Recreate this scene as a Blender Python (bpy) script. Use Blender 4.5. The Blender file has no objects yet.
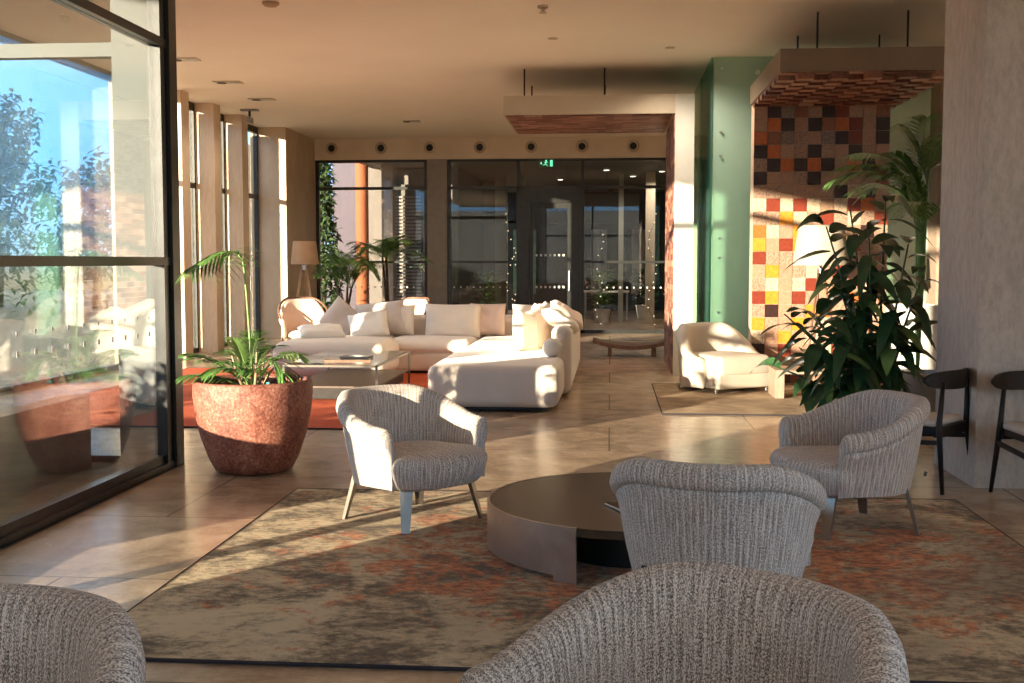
import bpy, bmesh, math, random
from mathutils import Vector, Matrix, noise
R = math.radians
C = bpy.context.scene.collection
rnd = random.Random(7)

# ------------------------------------------------------------------ materials
MATS = {}
def new_mat(name):
    m = bpy.data.materials.new(name); m.use_nodes = True
    nt = m.node_tree; nt.nodes.clear()
    out = nt.nodes.new('ShaderNodeOutputMaterial')
    MATS[name] = m
    return m, nt, out
def N(nt, typ, **kw):
    n = nt.nodes.new(typ)
    for k, v in kw.items():
        if k in n.inputs.keys(): n.inputs[k].default_value = v
        else: setattr(n, k, v)
    return n
def col4(c): return (c[0], c[1], c[2], 1)
def ramp(nt, fac, stops):
    r = nt.nodes.new('ShaderNodeValToRGB')
    e = r.color_ramp.elements
    e[0].position, e[0].color = stops[0][0], col4(stops[0][1])
    e[1].position, e[1].color = stops[-1][0], col4(stops[-1][1])
    for p, c in stops[1:-1]:
        x = e.new(p); x.color = col4(c)
    nt.links.new(fac, r.inputs[0]); return r.outputs[0]
def coords(nt, kind='Object', scale=(1,1,1), rot=(0,0,0)):
    t = nt.nodes.new('ShaderNodeTexCoord'); m = nt.nodes.new('ShaderNodeMapping')
    m.inputs['Scale'].default_value = scale; m.inputs['Rotation'].default_value = rot
    nt.links.new(t.outputs[kind], m.inputs['Vector']); return m.outputs[0]
def tex_noise(nt, vec, scale, detail=4, rough=.55, dist=0):
    n = nt.nodes.new('ShaderNodeTexNoise')
    n.inputs['Scale'].default_value = scale; n.inputs['Detail'].default_value = detail
    n.inputs['Roughness'].default_value = rough; n.inputs['Distortion'].default_value = dist
    nt.links.new(vec, n.inputs['Vector']); return n.outputs['Fac']
def mixc(nt, fac, a, b, mode='MIX'):
    m = nt.nodes.new('ShaderNodeMix'); m.data_type = 'RGBA'; m.blend_type = mode
    for s, v in ((0, fac), (6, a), (7, b)):
        if hasattr(v, 'links'): nt.links.new(v, m.inputs[s])
        elif s == 0: m.inputs[s].default_value = v
        else: m.inputs[s].default_value = col4(v)
    return m.outputs[2]
def math_(nt, op, a, b=0.0, c=None):
    m = nt.nodes.new('ShaderNodeMath'); m.operation = op
    for i, v in enumerate((a, b) if c is None else (a, b, c)):
        if hasattr(v, 'links'): nt.links.new(v, m.inputs[i])
        else: m.inputs[i].default_value = v
    return m.outputs[0]
def bsdf(nt, out, base, rough=.5, metal=0., spec=.5, bump=None, bstr=.3, bdist=.01, coat=0., sheen=0., trans=0.):
    p = nt.nodes.new('ShaderNodeBsdfPrincipled')
    for nm, v in (('Base Color', base), ('Roughness', rough), ('Metallic', metal), ('Specular IOR Level', spec), ('Coat Weight', coat), ('Sheen Weight', sheen)):
        if hasattr(v, 'links'): nt.links.new(v, p.inputs[nm])
        elif nm == 'Base Color': p.inputs[nm].default_value = col4(v)
        else: p.inputs[nm].default_value = v
    p.inputs['Coat Roughness'].default_value = .12
    if bump is not None:
        b = nt.nodes.new('ShaderNodeBump'); b.inputs['Strength'].default_value = bstr; b.inputs['Distance'].default_value = bdist
        nt.links.new(bump, b.inputs['Height']); nt.links.new(b.outputs[0], p.inputs['Normal'])
    nt.links.new(p.outputs[0], out.inputs[0]); return p
def plain(name, c, rough=.5, metal=0., var=.12, scale=8, spec=.5, bstr=.15, coat=0., sheen=0.):
    m, nt, out = new_mat(name)
    v = coords(nt); n = tex_noise(nt, v, scale)
    c2 = tuple(x*(1-var) for x in c); c1 = tuple(min(1, x*(1+var)) for x in c)
    bsdf(nt, out, ramp(nt, n, [(.3, c2), (.7, c1)]), rough, metal, spec, tex_noise(nt, v, scale*6), bstr, .003, coat, sheen)
    return m
def emit(name, c, s):
    m, nt, out = new_mat(name); e = N(nt, 'ShaderNodeEmission', Strength=s); e.inputs[0].default_value = col4(c)
    nt.links.new(e.outputs[0], out.inputs[0]); return m
def glass(name, tint=(.97,.985,.975), f0=.06, rough=0.0):
    m, nt, out = new_mat(name)
    lw = nt.nodes.new('ShaderNodeLayerWeight'); lw.inputs[0].default_value = .5
    p5 = math_(nt, 'POWER', lw.outputs['Facing'], 4.2)
    fac = math_(nt, 'MULTIPLY_ADD', p5, 1-f0, f0)
    t = N(nt, 'ShaderNodeBsdfTransparent'); t.inputs[0].default_value = col4(tint)
    g = N(nt, 'ShaderNodeBsdfGlossy'); g.inputs['Roughness'].default_value = rough; g.inputs[0].default_value = (.95,.95,.95,1)
    mx = nt.nodes.new('ShaderNodeMixShader')
    nt.links.new(fac, mx.inputs[0]); nt.links.new(t.outputs[0], mx.inputs[1]); nt.links.new(g.outputs[0], mx.inputs[2])
    nt.links.new(mx.outputs[0], out.inputs[0]); return m

glass('pane_glass', (.95,.975,.965), .07)
glass('solar_glass', (.86,.885,.89), .11)
glass('far_glass', (.80,.80,.79), .035)
glass('side_glass', (.86,.885,.88), .04)
glass('table_glass', (.88,.93,.91), .10)
glass('teal_glass', (.38,.66,.58), .07)
# milky green glass
m, nt, out = new_mat('milky_green_glass')
v = coords(nt); n = tex_noise(nt, v, 1.2, 2)
p = bsdf(nt, out, ramp(nt, n, [(.3,(.66,.79,.72)),(.7,(.72,.84,.77))]), .22, coat=.3)
tr = N(nt, 'ShaderNodeBsdfTranslucent'); tr.inputs[0].default_value = (.52,.74,.60,1)
mx = nt.nodes.new('ShaderNodeMixShader'); mx.inputs[0].default_value = .3
nt.links.new(p.outputs[0], mx.inputs[1]); nt.links.new(tr.outputs[0], mx.inputs[2])
tp = N(nt, 'ShaderNodeBsdfTransparent'); tp.inputs[0].default_value = (.87,.97,.93,1)
m2 = nt.nodes.new('ShaderNodeMixShader'); m2.inputs[0].default_value = .6
nt.links.new(mx.outputs[0], m2.inputs[1]); nt.links.new(tp.outputs[0], m2.inputs[2]); nt.links.new(m2.outputs[0], out.inputs[0])

m, nt, out = new_mat('teal_pane')
p = bsdf(nt, out, (.16,.36,.30), .08, coat=.3)
tr = N(nt, 'ShaderNodeBsdfTransparent'); tr.inputs[0].default_value = (.72,.93,.84,1)
mx = nt.nodes.new('ShaderNodeMixShader'); mx.inputs[0].default_value = .72
nt.links.new(p.outputs[0], mx.inputs[1]); nt.links.new(tr.outputs[0], mx.inputs[2]); nt.links.new(mx.outputs[0], out.inputs[0])
# polished floor: large travertine slabs
m, nt, out = new_mat('polished_travertine')
v = coords(nt)
n1 = tex_noise(nt, v, .55, 5, .6, .6); n2 = tex_noise(nt, v, 3.5, 8, .65, .3); n3 = tex_noise(nt, v, 26, 6, .7)
base = ramp(nt, n1, [(.42,(.25,.155,.088)),(.5,(.42,.285,.175)),(.58,(.58,.42,.275))])
base = mixc(nt, .45, base, ramp(nt, n2, [(.42,(.24,.145,.080)),(.58,(.58,.42,.28))]))
base = mixc(nt, .15, base, ramp(nt, n3, [(.4,(.16,.10,.06)),(.6,(.55,.44,.33))]))
bt = nt.nodes.new('ShaderNodeTexBrick'); nt.links.new(coords(nt, rot=(0,0,0)), bt.inputs['Vector'])
bt.inputs['Scale'].default_value = 1; bt.inputs['Brick Width'].default_value = 2.6; bt.inputs['Row Height'].default_value = 1.3
bt.inputs['Mortar Size'].default_value = .007; bt.inputs['Mortar Smooth'].default_value = .2; bt.offset = 0.5
base = mixc(nt, bt.outputs['Fac'], base, (.13,.085,.05))
ro = math_(nt, 'MULTIPLY_ADD', n2, .22, .12)
gr = tex_noise(nt, v, 190, 2, .5)
p = bsdf(nt, out, base, .55, 0, .15, gr, .8, .010, coat=.75)
nt.links.new(ro, p.inputs['Coat Roughness'])
cb = nt.nodes.new('ShaderNodeBump'); cb.inputs['Strength'].default_value = .05; cb.inputs['Distance'].default_value = .004
nt.links.new(n2, cb.inputs['Height']); nt.links.new(cb.outputs[0], p.inputs['Coat Normal'])

# plaster / stone / paint
plain('ceiling_paint', (.88,.80,.70), .8, var=.03, scale=.8)
plain('cream_plaster', (.74,.63,.50), .75, var=.07, scale=2)
plain('terrace_stone', (.20,.16,.12), .7, var=.18, scale=3)
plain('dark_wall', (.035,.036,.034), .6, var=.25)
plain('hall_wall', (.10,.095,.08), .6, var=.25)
plain('white_render', (.72,.68,.61), .8, var=.04)
plain('lilac_render', (.10,.085,.105), .8, var=.05)
plain('orange_render', (.30,.085,.03), .8, var=.08)
plain('grey_render', (.30,.28,.25), .8, var=.1)
plain('brown_render', (.34,.24,.17), .8, var=.12)
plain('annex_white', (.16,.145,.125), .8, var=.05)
plain('dark_render', (.055,.052,.044), .8, var=.1)
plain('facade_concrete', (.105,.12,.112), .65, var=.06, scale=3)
plain('pale_concrete', (.40,.41,.36), .65, var=.06, scale=3)
plain('garden_soil', (.16,.13,.07), .95, var=.3, scale=2)
plain('frame_metal', (.045,.045,.042), .32, .6, var=.15)
plain('steel', (.50,.50,.49), .3, .9, var=.05)
plain('bronze_leg', (.24,.21,.18), .28, .8, var=.1)
plain('black_metal', (.02,.02,.02), .4, .5)
plain('canopy_metal', (.50,.41,.30), .38, .25, var=.06, scale=2)
plain('dark_canopy_metal', (.24,.17,.12), .42, .3, var=.1, scale=2)
plain('cream_upholstery', (.70,.61,.51), .85, var=.04, scale=5, sheen=.2, bstr=.3)
plain('cream_leather', (.56,.49,.40), .6, var=.03, scale=5)
plain('white_cushion', (.76,.70,.61), .85, var=.03, scale=6, sheen=.2, bstr=.3)
plain('taupe_cushion', (.56,.48,.42), .85, var=.06, scale=8, sheen=.2, bstr=.3)
plain('rose_cushion', (.62,.46,.37), .85, var=.06, scale=8, sheen=.2)
plain('chair_pad', (.58,.50,.42), .8, var=.06)
plain('black_wood', (.016,.011,.009), .5, var=.3, scale=20, spec=.25)
plain('leaf_dark', (.036,.095,.036), .28, var=.4, scale=4, spec=.6)
plain('leaf_green', (.12,.25,.06), .4, var=.4, scale=5)
plain('leaf_pale', (.22,.36,.10), .45, var=.3, scale=5)
plain('cypress_leaf', (.045,.085,.025), .6, var=.4, scale=3)
plain('tree_leaf', (.045,.075,.032), .7, var=.5, scale=2)
plain('bark', (.13,.085,.055), .85, var=.3, scale=18)
plain('dry_stem', (.42,.30,.17), .7, var=.2)
plain('white_plastic', (.75,.72,.66), .4)
plain('grey_plastic', (.25,.24,.22), .4)
plain('hall_green', (.16,.27,.18), .5, var=.5, scale=3)
plain('black_hole', (.008,.008,.008), .6)
plain('shade_linen', (.42,.36,.27), .8, var=.05, scale=10)
plain('brown_shade', (.46,.32,.21), .8, var=.05, scale=10)
plain('pebbles', (.62,.57,.48), .9, var=.5, scale=22, bstr=1)
plain('tag_grey', (.08,.08,.085), .5)
plain('teal_plastic', (.03,.30,.28), .4)
plain('screen_black', (.015,.016,.02), .08)
emit('exit_green', (.12,.62,.34), 1.4)
emit('bulb_warm', (1.0,.80,.50), 4)
emit('hall_lamp', (1.0,.88,.66), 5)

def wood(name, c1, c2, scale=3, rough=.45):
    m, nt, out = new_mat(name)
    v = coords(nt, scale=(1,1,.12)); n = tex_noise(nt, v, scale*9, 6, .6, 1.2)
    bsdf(nt, out, ramp(nt, n, [(.3,c1),(.7,c2)]), rough, bump=n, bstr=.1)
wood('walnut', (.10,.045,.025), (.22,.11,.06))
wood('dark_walnut', (.05,.028,.018), (.11,.065,.042))
wood('oak', (.34,.23,.14), (.50,.36,.23))
wood('grey_oak', (.26,.19,.14), (.38,.29,.21))
wood('fin_timber', (.60,.46,.32), (.72,.58,.43), rough=.6)

# travertine pillar
m, nt, out = new_mat('pillar_stone')
v = coords(nt, scale=(1,1,.45)); n1 = tex_noise(nt, v, 2.2, 7, .62, .8); n2 = tex_noise(nt, v, 22, 7, .7)
b = mixc(nt, .35, ramp(nt, n1, [(.3,(.40,.33,.265)),(.7,(.54,.46,.385))]), ramp(nt, n2, [(.36,(.26,.21,.17)),(.62,(.60,.53,.45))]))
bsdf(nt, out, b, .55, bump=n2, bstr=.25, bdist=.01)
m, nt, out = new_mat('pier_stone')
v = coords(nt, scale=(1,1,.6)); n1 = tex_noise(nt, v, 2.6, 7, .62, .6)
bsdf(nt, out, ramp(nt, n1, [(.3,(.52,.38,.25)),(.7,(.66,.51,.36))]), .6, bump=n1, bstr=.15)

# boucle with woven stripes, in metres of UV
def boucle(name, lo, mid, hi):
    m, nt, out = new_mat(name)
    t = nt.nodes.new('ShaderNodeTexCoord'); sp = nt.nodes.new('ShaderNodeSeparateXYZ'); nt.links.new(t.outputs['UV'], sp.inputs[0])
    wob = tex_noise(nt, t.outputs['UV'], 40, 3)
    u = math_(nt, 'MULTIPLY_ADD', wob, .004, sp.outputs[0])
    s1 = math_(nt, 'SINE', math_(nt, 'MULTIPLY', u, 2*math.pi/.0145))
    s2 = math_(nt, 'POWER', math_(nt, 'MULTIPLY_ADD', math_(nt, 'SINE', math_(nt, 'MULTIPLY', u, 2*math.pi/.029)), .5, .5), 5)
    mp = nt.nodes.new('ShaderNodeMapping'); mp.inputs['Scale'].default_value = (1, .6, 1); nt.links.new(t.outputs['UV'], mp.inputs[0])
    nb = tex_noise(nt, mp.outputs[0], 330, 2, .6); nc = tex_noise(nt, t.outputs['UV'], 150, 2, .5)
    mq = nt.nodes.new('ShaderNodeMapping'); mq.inputs['Scale'].default_value = (1, .07, 1); nt.links.new(t.outputs['UV'], mq.inputs[0])
    stk = tex_noise(nt, mq.outputs[0], 120, 3, .7)
    f = math_(nt, 'MULTIPLY_ADD', s1, .022, math_(nt, 'MULTIPLY_ADD', s2, .085, nb))
    f = math_(nt, 'ADD', f, math_(nt, 'MULTIPLY_ADD', nc, .45, -.26))
    f = math_(nt, 'ADD', f, math_(nt, 'MULTIPLY_ADD', stk, .48, -.24))
    c = ramp(nt, f, [(.32, lo), (.46, mid), (.60, hi)])
    bsdf(nt, out, c, .9, bump=f, bstr=.6, bdist=.005, sheen=.15)
boucle('boucle', (.10,.066,.046), (.41,.33,.27), (.90,.80,.70))

# rugs
m, nt, out = new_mat('abstract_rug')
v = coords(nt); a = tex_noise(nt, v, .75, 3, .5, .5); b = tex_noise(nt, coords(nt, scale=(1.0,1.15,1)), 1.9, 9, .70, .5); c = tex_noise(nt, coords(nt, scale=(1.0,1.5,1)), 17, 8, .80)
bt_ = math_(nt, 'MULTIPLY_ADD', c, .40, math_(nt, 'MULTIPLY', b, .60))
base = ramp(nt, bt_, [(.42,(.13,.075,.030)),(.47,(.30,.195,.09)),(.505,(.60,.42,.225)),(.56,(.84,.64,.37))])
sx = nt.nodes.new('ShaderNodeSeparateXYZ'); nt.links.new(coords(nt), sx.inputs[0])
# warm red field through the middle and right of the rug, browner at the near and right edges
cx = math_(nt, 'SUBTRACT', sx.outputs[0], .35); cy = math_(nt, 'SUBTRACT', sx.outputs[1], .1)
d2 = math_(nt, 'SQRT', math_(nt, 'ADD', math_(nt, 'MULTIPLY', math_(nt,'MULTIPLY',cx,cx), .10), math_(nt, 'MULTIPLY', math_(nt,'MULTIPLY',cy,cy), .28)))
fm = math_(nt, 'SUBTRACT', 1.0, d2); fm.node.use_clamp = True
rm = tex_noise(nt, v, 4.2, 9, .78, .5)
rmask = ramp(nt, math_(nt, 'ADD', rm, math_(nt, 'MULTIPLY_ADD', fm, .22, -.12)), [(.48,(0,0,0)),(.535,(1,1,1))])
base = mixc(nt, math_(nt, 'MULTIPLY', rmask, .85), base, ramp(nt, c, [(.44,(.44,.085,.015)),(.56,(.90,.29,.08))]))
dk = ramp(nt, math_(nt, 'MULTIPLY_ADD', a, .6, math_(nt, 'MULTIPLY', b, .4)), [(.47,(0,0,0)),(.56,(1,1,1))])
xd = math_(nt, 'MULTIPLY_ADD', sx.outputs[0], .22, .45); xd.node.use_clamp = True
base = mixc(nt, math_(nt, 'MULTIPLY', dk, math_(nt, 'MULTIPLY', xd, .8)), base, ramp(nt, c, [(.44,(.095,.052,.022)),(.57,(.30,.185,.085))]))
bsdf(nt, out, base, .95, bump=math_(nt, 'ADD', math_(nt, 'MULTIPLY', c, .6), tex_noise(nt, v, 130, 3)), bstr=1.0, bdist=.022, sheen=.2)
def rugmat(name, c1, c2, c3):
    m, nt, out = new_mat(name)
    v = coords(nt); a = tex_noise(nt, v, 2.2, 9, .7, .6)
    bsdf(nt, out, ramp(nt, a, [(.35,c1),(.5,c2),(.65,c3)]), .95, bump=tex_noise(nt, v, 110, 2), bstr=1.0, bdist=.015)
rugmat('orange_rug_pile', (.42,.055,.010), (.52,.075,.014), (.58,.10,.02))
rugmat('beige_rug_pile', (.20,.125,.07), (.36,.245,.145), (.48,.35,.215))
plain('rug_edge', (.03,.025,.03), .9)

# planter
m, nt, out = new_mat('red_glaze')
v = coords(nt); a = tex_noise(nt, v, 7, 8, .7, .5); b = tex_noise(nt, v, 55, 5, .7)
f = math_(nt, 'MULTIPLY_ADD', b, .6, math_(nt, 'MULTIPLY', a, .4))
bsdf(nt, out, ramp(nt, f, [(.36,(.10,.030,.022)),(.47,(.27,.085,.052)),(.56,(.42,.17,.11)),(.68,(.62,.40,.28))]), .55, bump=f, bstr=.7, bdist=.012)

# bronze table
m, nt, out = new_mat('brushed_bronze')
v = coords(nt); a = tex_noise(nt, v, 3.5, 6, .6, 1.0); b = tex_noise(nt, coords(nt, scale=(1,1,.1)), 30, 5)
bsdf(nt, out, ramp(nt, a, [(.3,(.38,.29,.235)),(.7,(.50,.40,.33))]), math_(nt, 'MULTIPLY_ADD', b, .15, .26), .8, bump=a, bstr=.06)
m, nt, out = new_mat('dark_bronze_top')
v = coords(nt); a = tex_noise(nt, v, 5.5, 7, .65, 1.6)
bsdf(nt, out, ramp(nt, a, [(.3,(.070,.050,.036)),(.7,(.125,.092,.066))]), .24, .55, bump=a, bstr=.10, bdist=.01)

# glazed tiles
TILE = {'p':(.54,.30,.19), 'c':(.66,.49,.33), 't':(.50,.30,.18), 'k':(.030,.010,.007), 'g':(.30,.21,.17), 'o':(.68,.17,.03),
        'y':(.80,.31,.03), 'r':(.27,.040,.016), 'b':(.34,.13,.06), 'x':(.44,.27,.18)}
for k, c in TILE.items():
    c = tuple(x*(.68 if k != 'k' else 1) for x in c)
    m, nt, out = new_mat('tile_'+k)
    v = coords(nt); n = tex_noise(nt, v, 30, 5, .7, .8)
    if k in 'xgc':
        vo = nt.nodes.new('ShaderNodeTexVoronoi'); vo.inputs['Scale'].default_value = 42; nt.links.new(v, vo.inputs['Vector'])
        dots = ramp(nt, vo.outputs['Distance'], [(.25, tuple(x*.45 for x in c)), (.5, tuple(min(1,x*1.25) for x in c))])
        colr = mixc(nt, .65, ramp(nt, n, [(.35, tuple(x*.7 for x in c)), (.65, tuple(min(1,x*1.25) for x in c))]), dots)
        bsdf(nt, out, colr, .4, bump=vo.outputs['Distance'], bstr=.6, bdist=.006)
    else:
        bsdf(nt, out, ramp(nt, n, [(.35, tuple(x*.75 for x in c)), (.65, tuple(min(1,x*1.2) for x in c))]), .36, bump=n, bstr=.35, bdist=.006)
plain('grout', (.50,.36,.26), .8)
for k, c in dict(a=(.20,.075,.045), b=(.28,.12,.075), c=(.14,.045,.03), d=(.36,.20,.14)).items():
    plain('brick_'+k, c, .5, var=.3, scale=25, bstr=.4)

def spot(loc, power, cone=120, color=(1.0,.86,.68)):
    l = bpy.data.lights.new('lamp_light', 'SPOT'); l.energy = power; l.spot_size = R(cone); l.spot_blend = .6; l.color = color; l.shadow_soft_size = .06
    o = bpy.data.objects.new('lamp_light', l); C.objects.link(o); o.location = loc; return o
# ------------------------------------------------------------------ mesh builder
class MB:
    def __init__(s): s.v = []; s.f = []; s.uv = []; s.mi = []; s.has_uv = False
    def add(s, vs, fs, uvs=None, mi=0):
        o = len(s.v); s.v += [tuple(p) for p in vs]
        for i, f in enumerate(fs):
            s.f.append([o+k for k in f]); s.mi.append(mi)
            s.uv.append(uvs[i] if uvs else None)
        if uvs: s.has_uv = True
        return s
    def xf(s, M, start=0):
        for i in range(start, len(s.v)): s.v[i] = tuple(M @ Vector(s.v[i]))
        return s
    def box(s, x0, x1, y0, y1, z0, z1, mi=0):
        v = [(x,y,z) for z in (z0,z1) for y in (y0,y1) for x in (x0,x1)]
        return s.add(v, [(0,2,3,1),(4,5,7,6),(0,1,5,4),(2,6,7,3),(0,4,6,2),(1,3,7,5)], mi=mi)
    def bar(s, a, b, w, h, w2=None, h2=None, up=(0,0,1), mi=0):
        a = Vector(a); b = Vector(b); d = (b-a).normalized(); u = Vector(up)
        if abs(d.dot(u)) > .98: u = Vector((0,1,0))
        r = d.cross(u).normalized(); u = r.cross(d).normalized()
        w2 = w if w2 is None else w2; h2 = h if h2 is None else h2
        v = []
        for p, ww, hh in ((a,w,h),(b,w2,h2)):
            for sx, sy in ((-1,-1),(1,-1),(1,1),(-1,1)): v.append(p + r*sx*ww/2 + u*sy*hh/2)
        return s.add(v, [(0,1,2,3),(7,6,5,4),(0,4,5,1),(1,5,6,2),(2,6,7,3),(3,7,4,0)], mi=mi)
    def tube(s, pts, rad, n=10, closed=False, mi=0):
        pts = [Vector(p) for p in pts]; k = len(pts)
        rad = rad if isinstance(rad, (list,tuple)) else [rad]*k
        vs = []; pr = None
        for i, p in enumerate(pts):
            d = (pts[(i+1)%k]-pts[i-1]) if closed else (pts[min(i+1,k-1)]-pts[max(i-1,0)])
            d.normalize()
            if pr is None:
                pr = d.orthogonal().normalized()
            pr = (pr - d*pr.dot(d)).normalized(); q = d.cross(pr)
            for j in range(n):
                t = 2*math.pi*j/n; vs.append(p + (pr*math.cos(t)+q*math.sin(t))*rad[i])
        fs = []
        for i in range(k if closed else k-1):
            for j in range(n):
                a = i*n+j; b = i*n+(j+1)%n; c = ((i+1)%k)*n+(j+1)%n; d = ((i+1)%k)*n+j; fs.append((a,b,c,d))
        if not closed: fs += [tuple(range(n-1,-1,-1)), tuple(range((k-1)*n, k*n))]
        return s.add(vs, fs, mi=mi)
    def lathe(s, prof, n=32, c=(0,0,0), mi=0):
        vs = [(c[0]+r*math.cos(2*math.pi*j/n), c[1]+r*math.sin(2*math.pi*j/n), c[2]+z) for r, z in prof for j in range(n)]
        fs = [(i*n+j, i*n+(j+1)%n, (i+1)*n+(j+1)%n, (i+1)*n+j) for i in range(len(prof)-1) for j in range(n)]
        fs += [tuple(range(n-1,-1,-1)), tuple(range((len(prof)-1)*n, len(prof)*n))]
        return s.add(vs, fs, mi=mi)
    def rbox(s, cx, cy, cz, w, d, h, r=.05, k=3, bulge=0., mi=0, nz=0.):
        # rounded cushion-like block, (cx,cy,cz) is its centre
        bm = bmesh.new(); S = (w/2, d/2, h/2)
        def cs(e):
            rr = min(r, e*.999)
            t = [rr*math.tan(math.pi/4*i/k) for i in range(k, 0, -1)]
            L = [-(e-rr)-x for x in t] ; inn = e-rr; m_ = max(1, min(10, int(inn*2/.12)))
            L += [-inn + 2*inn*i/m_ for i in range(m_+1)] + [(e-rr)+x for x in reversed(t)]
            return L
        cc = [cs(e) for e in S]
        idx = {}
        def vert(p):
            key = tuple(round(x,5) for x in p)
            if key not in idx:
                q = Vector([max(-(S[i]-min(r,S[i]*.999)), min(S[i]-min(r,S[i]*.999), p[i])) for i in range(3)])
                n_ = Vector(p)-q
                n_ = n_.normalized() if n_.length > 1e-9 else Vector((0,0,0))
                o = q + n_*min(r, min(S)*.999)
                if bulge:
                    b = 1
                    for i in range(3): b *= 1 - abs(o[i]/S[i])**2 * .5
                    for i in range(3):
                        oth = 1
                        for j in range(3):
                            if j != i: oth *= math.cos(o[j]/S[j]*math.pi/2*.98)
                        o[i] += math.copysign(1, o[i])*(abs(o[i])/S[i])**3 * bulge*oth
                if nz:
                    o += Vector([noise.noise(Vector((o[0]*3+i*9+cx, o[1]*3, o[2]*3))) * nz for i in range(3)])
                idx[key] = len(idx); vs.append((o[0]+cx, o[1]+cy, o[2]+cz))
            return idx[key]
        vs = []; fs = []
        for ax in range(3):
            a, b = (ax+1)%3, (ax+2)%3
            for sg in (-1, 1):
                for i in range(len(cc[a])-1):
                    for j in range(len(cc[b])-1):
                        q = []
                        for (ii, jj) in ((i,j),(i+1,j),(i+1,j+1),(i,j+1)):
                            p = [0,0,0]; p[ax] = sg*S[ax]; p[a] = cc[a][ii]; p[b] = cc[b][jj]; q.append(vert(p))
                        fs.append(tuple(q) if sg > 0 else tuple(reversed(q)))
        bm.free()
        return s.add(vs, fs, mi=mi)
    def build(s, name, mat, parent=None, smooth=False, sharp=None, flip=False):
        me = bpy.data.meshes.new(name); me.from_pydata(s.v, [], s.f); me.update()
        mats = mat if isinstance(mat, (list,tuple)) else [mat]
        for mm in mats: me.materials.append(MATS[mm])
        if len(mats) > 1:
            for p, i in zip(me.polygons, s.mi): p.material_index = i
        if s.has_uv:
            ul = me.uv_layers.new(name='UVMap')
            for p, u in zip(me.polygons, s.uv):
                if u:
                    for li, q in zip(p.loop_indices, u): ul.data[li].uv = q
        if smooth:
            for p in me.polygons: p.use_smooth = True
            if sharp:
                me.set_sharp_from_angle(angle=R(sharp))
        o = bpy.data.objects.new(name, me); C.objects.link(o)
        if parent: o.parent = parent
        return o
def thing(name, label, cat, loc=(0,0,0), rz=0, group=None):
    o = bpy.data.objects.new(name, None); C.objects.link(o); o.empty_display_size = .1
    o.location = loc; o.rotation_euler = (0,0,R(rz)); return tag(o, label, cat, group)
def tag(o, label, cat, group=None, kind=None):
    o['label'] = label; o['category'] = cat
    if group: o['group'] = group
    if kind: o['kind'] = kind
    return o
def struct(o, label=None):
    o['kind'] = 'structure'
    if label: o['label'] = label
    return o
def copy_tree(o, parent=None, loc=None, rz=None, label=None, group=None):
    c = o.copy(); C.objects.link(c)
    if parent: c.parent = parent
    if loc is not None: c.location = loc
    if rz is not None: c.rotation_euler = (0,0,R(rz))
    if label: c['label'] = label
    if group: c['group'] = group
    for ch in [x for x in KIDS(o)]: copy_tree(ch, c)
    return c
def KIDS(o): return [x for x in bpy.data.objects if x.parent == o]

# ------------------------------------------------------------------ the shell
H = 4.10
fl = MB().box(-3.15, 8, -6, 24.6, -.15, 0).box(-6.95, -3.15, 8.26, 24.6, -.15, 0).box(-3.6, 8, 24.6, 36, -.15, 0)
struct(fl.build('floor', 'polished_travertine'), 'polished tan travertine floor')
struct(MB().box(-7.0, 8, -6, 24.6, H, H+.35).build('ceiling', 'ceiling_paint'), 'flat peach ceiling')
struct(MB().box(-3.35, -3.05, -6, 3.20, 0, H).build('wall_left', 'cream_plaster'))
struct(MB().box(6.2, 6.5, 4.0, 24.6, 0, H).build('wall_right', 'cream_plaster'))
struct(MB().box(-6.3, 6.2, 24.2, 24.6, 3.66, H).build('wall_far', 'cream_plaster'), 'cream bulkhead above the far glazing')
struct(MB().box(1.3, 6.2, 24.2, 24.5, 0, 3.66).build('wall_far', 'cream_plaster'))

# near window, floor to ceiling, x = -3.15
def window(n, glassbm, framebm, fm='frame_metal', gm='pane_glass'):
    w = framebm.build('window_%d' % n, fm); struct(w)
    g = glassbm.build('pane', gm, w); return w
X = -3.23
f = MB()
f.box(X-.09, X+.05, 3.20, 8.30, 0, .045).box(X-.05, X+.02, 3.20, 8.30, .045, .10)
f.box(X-.05, X+.05, 3.20, 8.30, 1.475, 1.535).box(X-.05, X+.05, 3.20, 8.30, 3.03, 3.09).box(X-.05, X+.05, 3.2, 8.3, H-.06, H)
f.box(X-.05, X+.05, 3.93, 4.02, 0, H)
f.box(X-.07, X+.07, 8.13, 8.27, 0, H)
f.box(X-.045, X+.045, 8.02, 8.10, 0, H)
g = MB().box(X-.006, X+.006, 3.25, 8.15, .1, 1.475).box(X-.006, X+.006, 3.25, 8.15, 1.535, 3.03).box(X-.006, X+.006, 3.25, 8.15, 3.09, H-.06)
w1 = window(1, g, f, gm='solar_glass')
mk = MB()
for z, s in ((.98,.032),(1.10,.024)):
    for i in range(22): mk.box(X+.007, X+.008, 3.6+i*.20, 3.6+i*.20+s, z, z+s)
mk.build('marking', 'white_plastic', w1)
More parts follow.
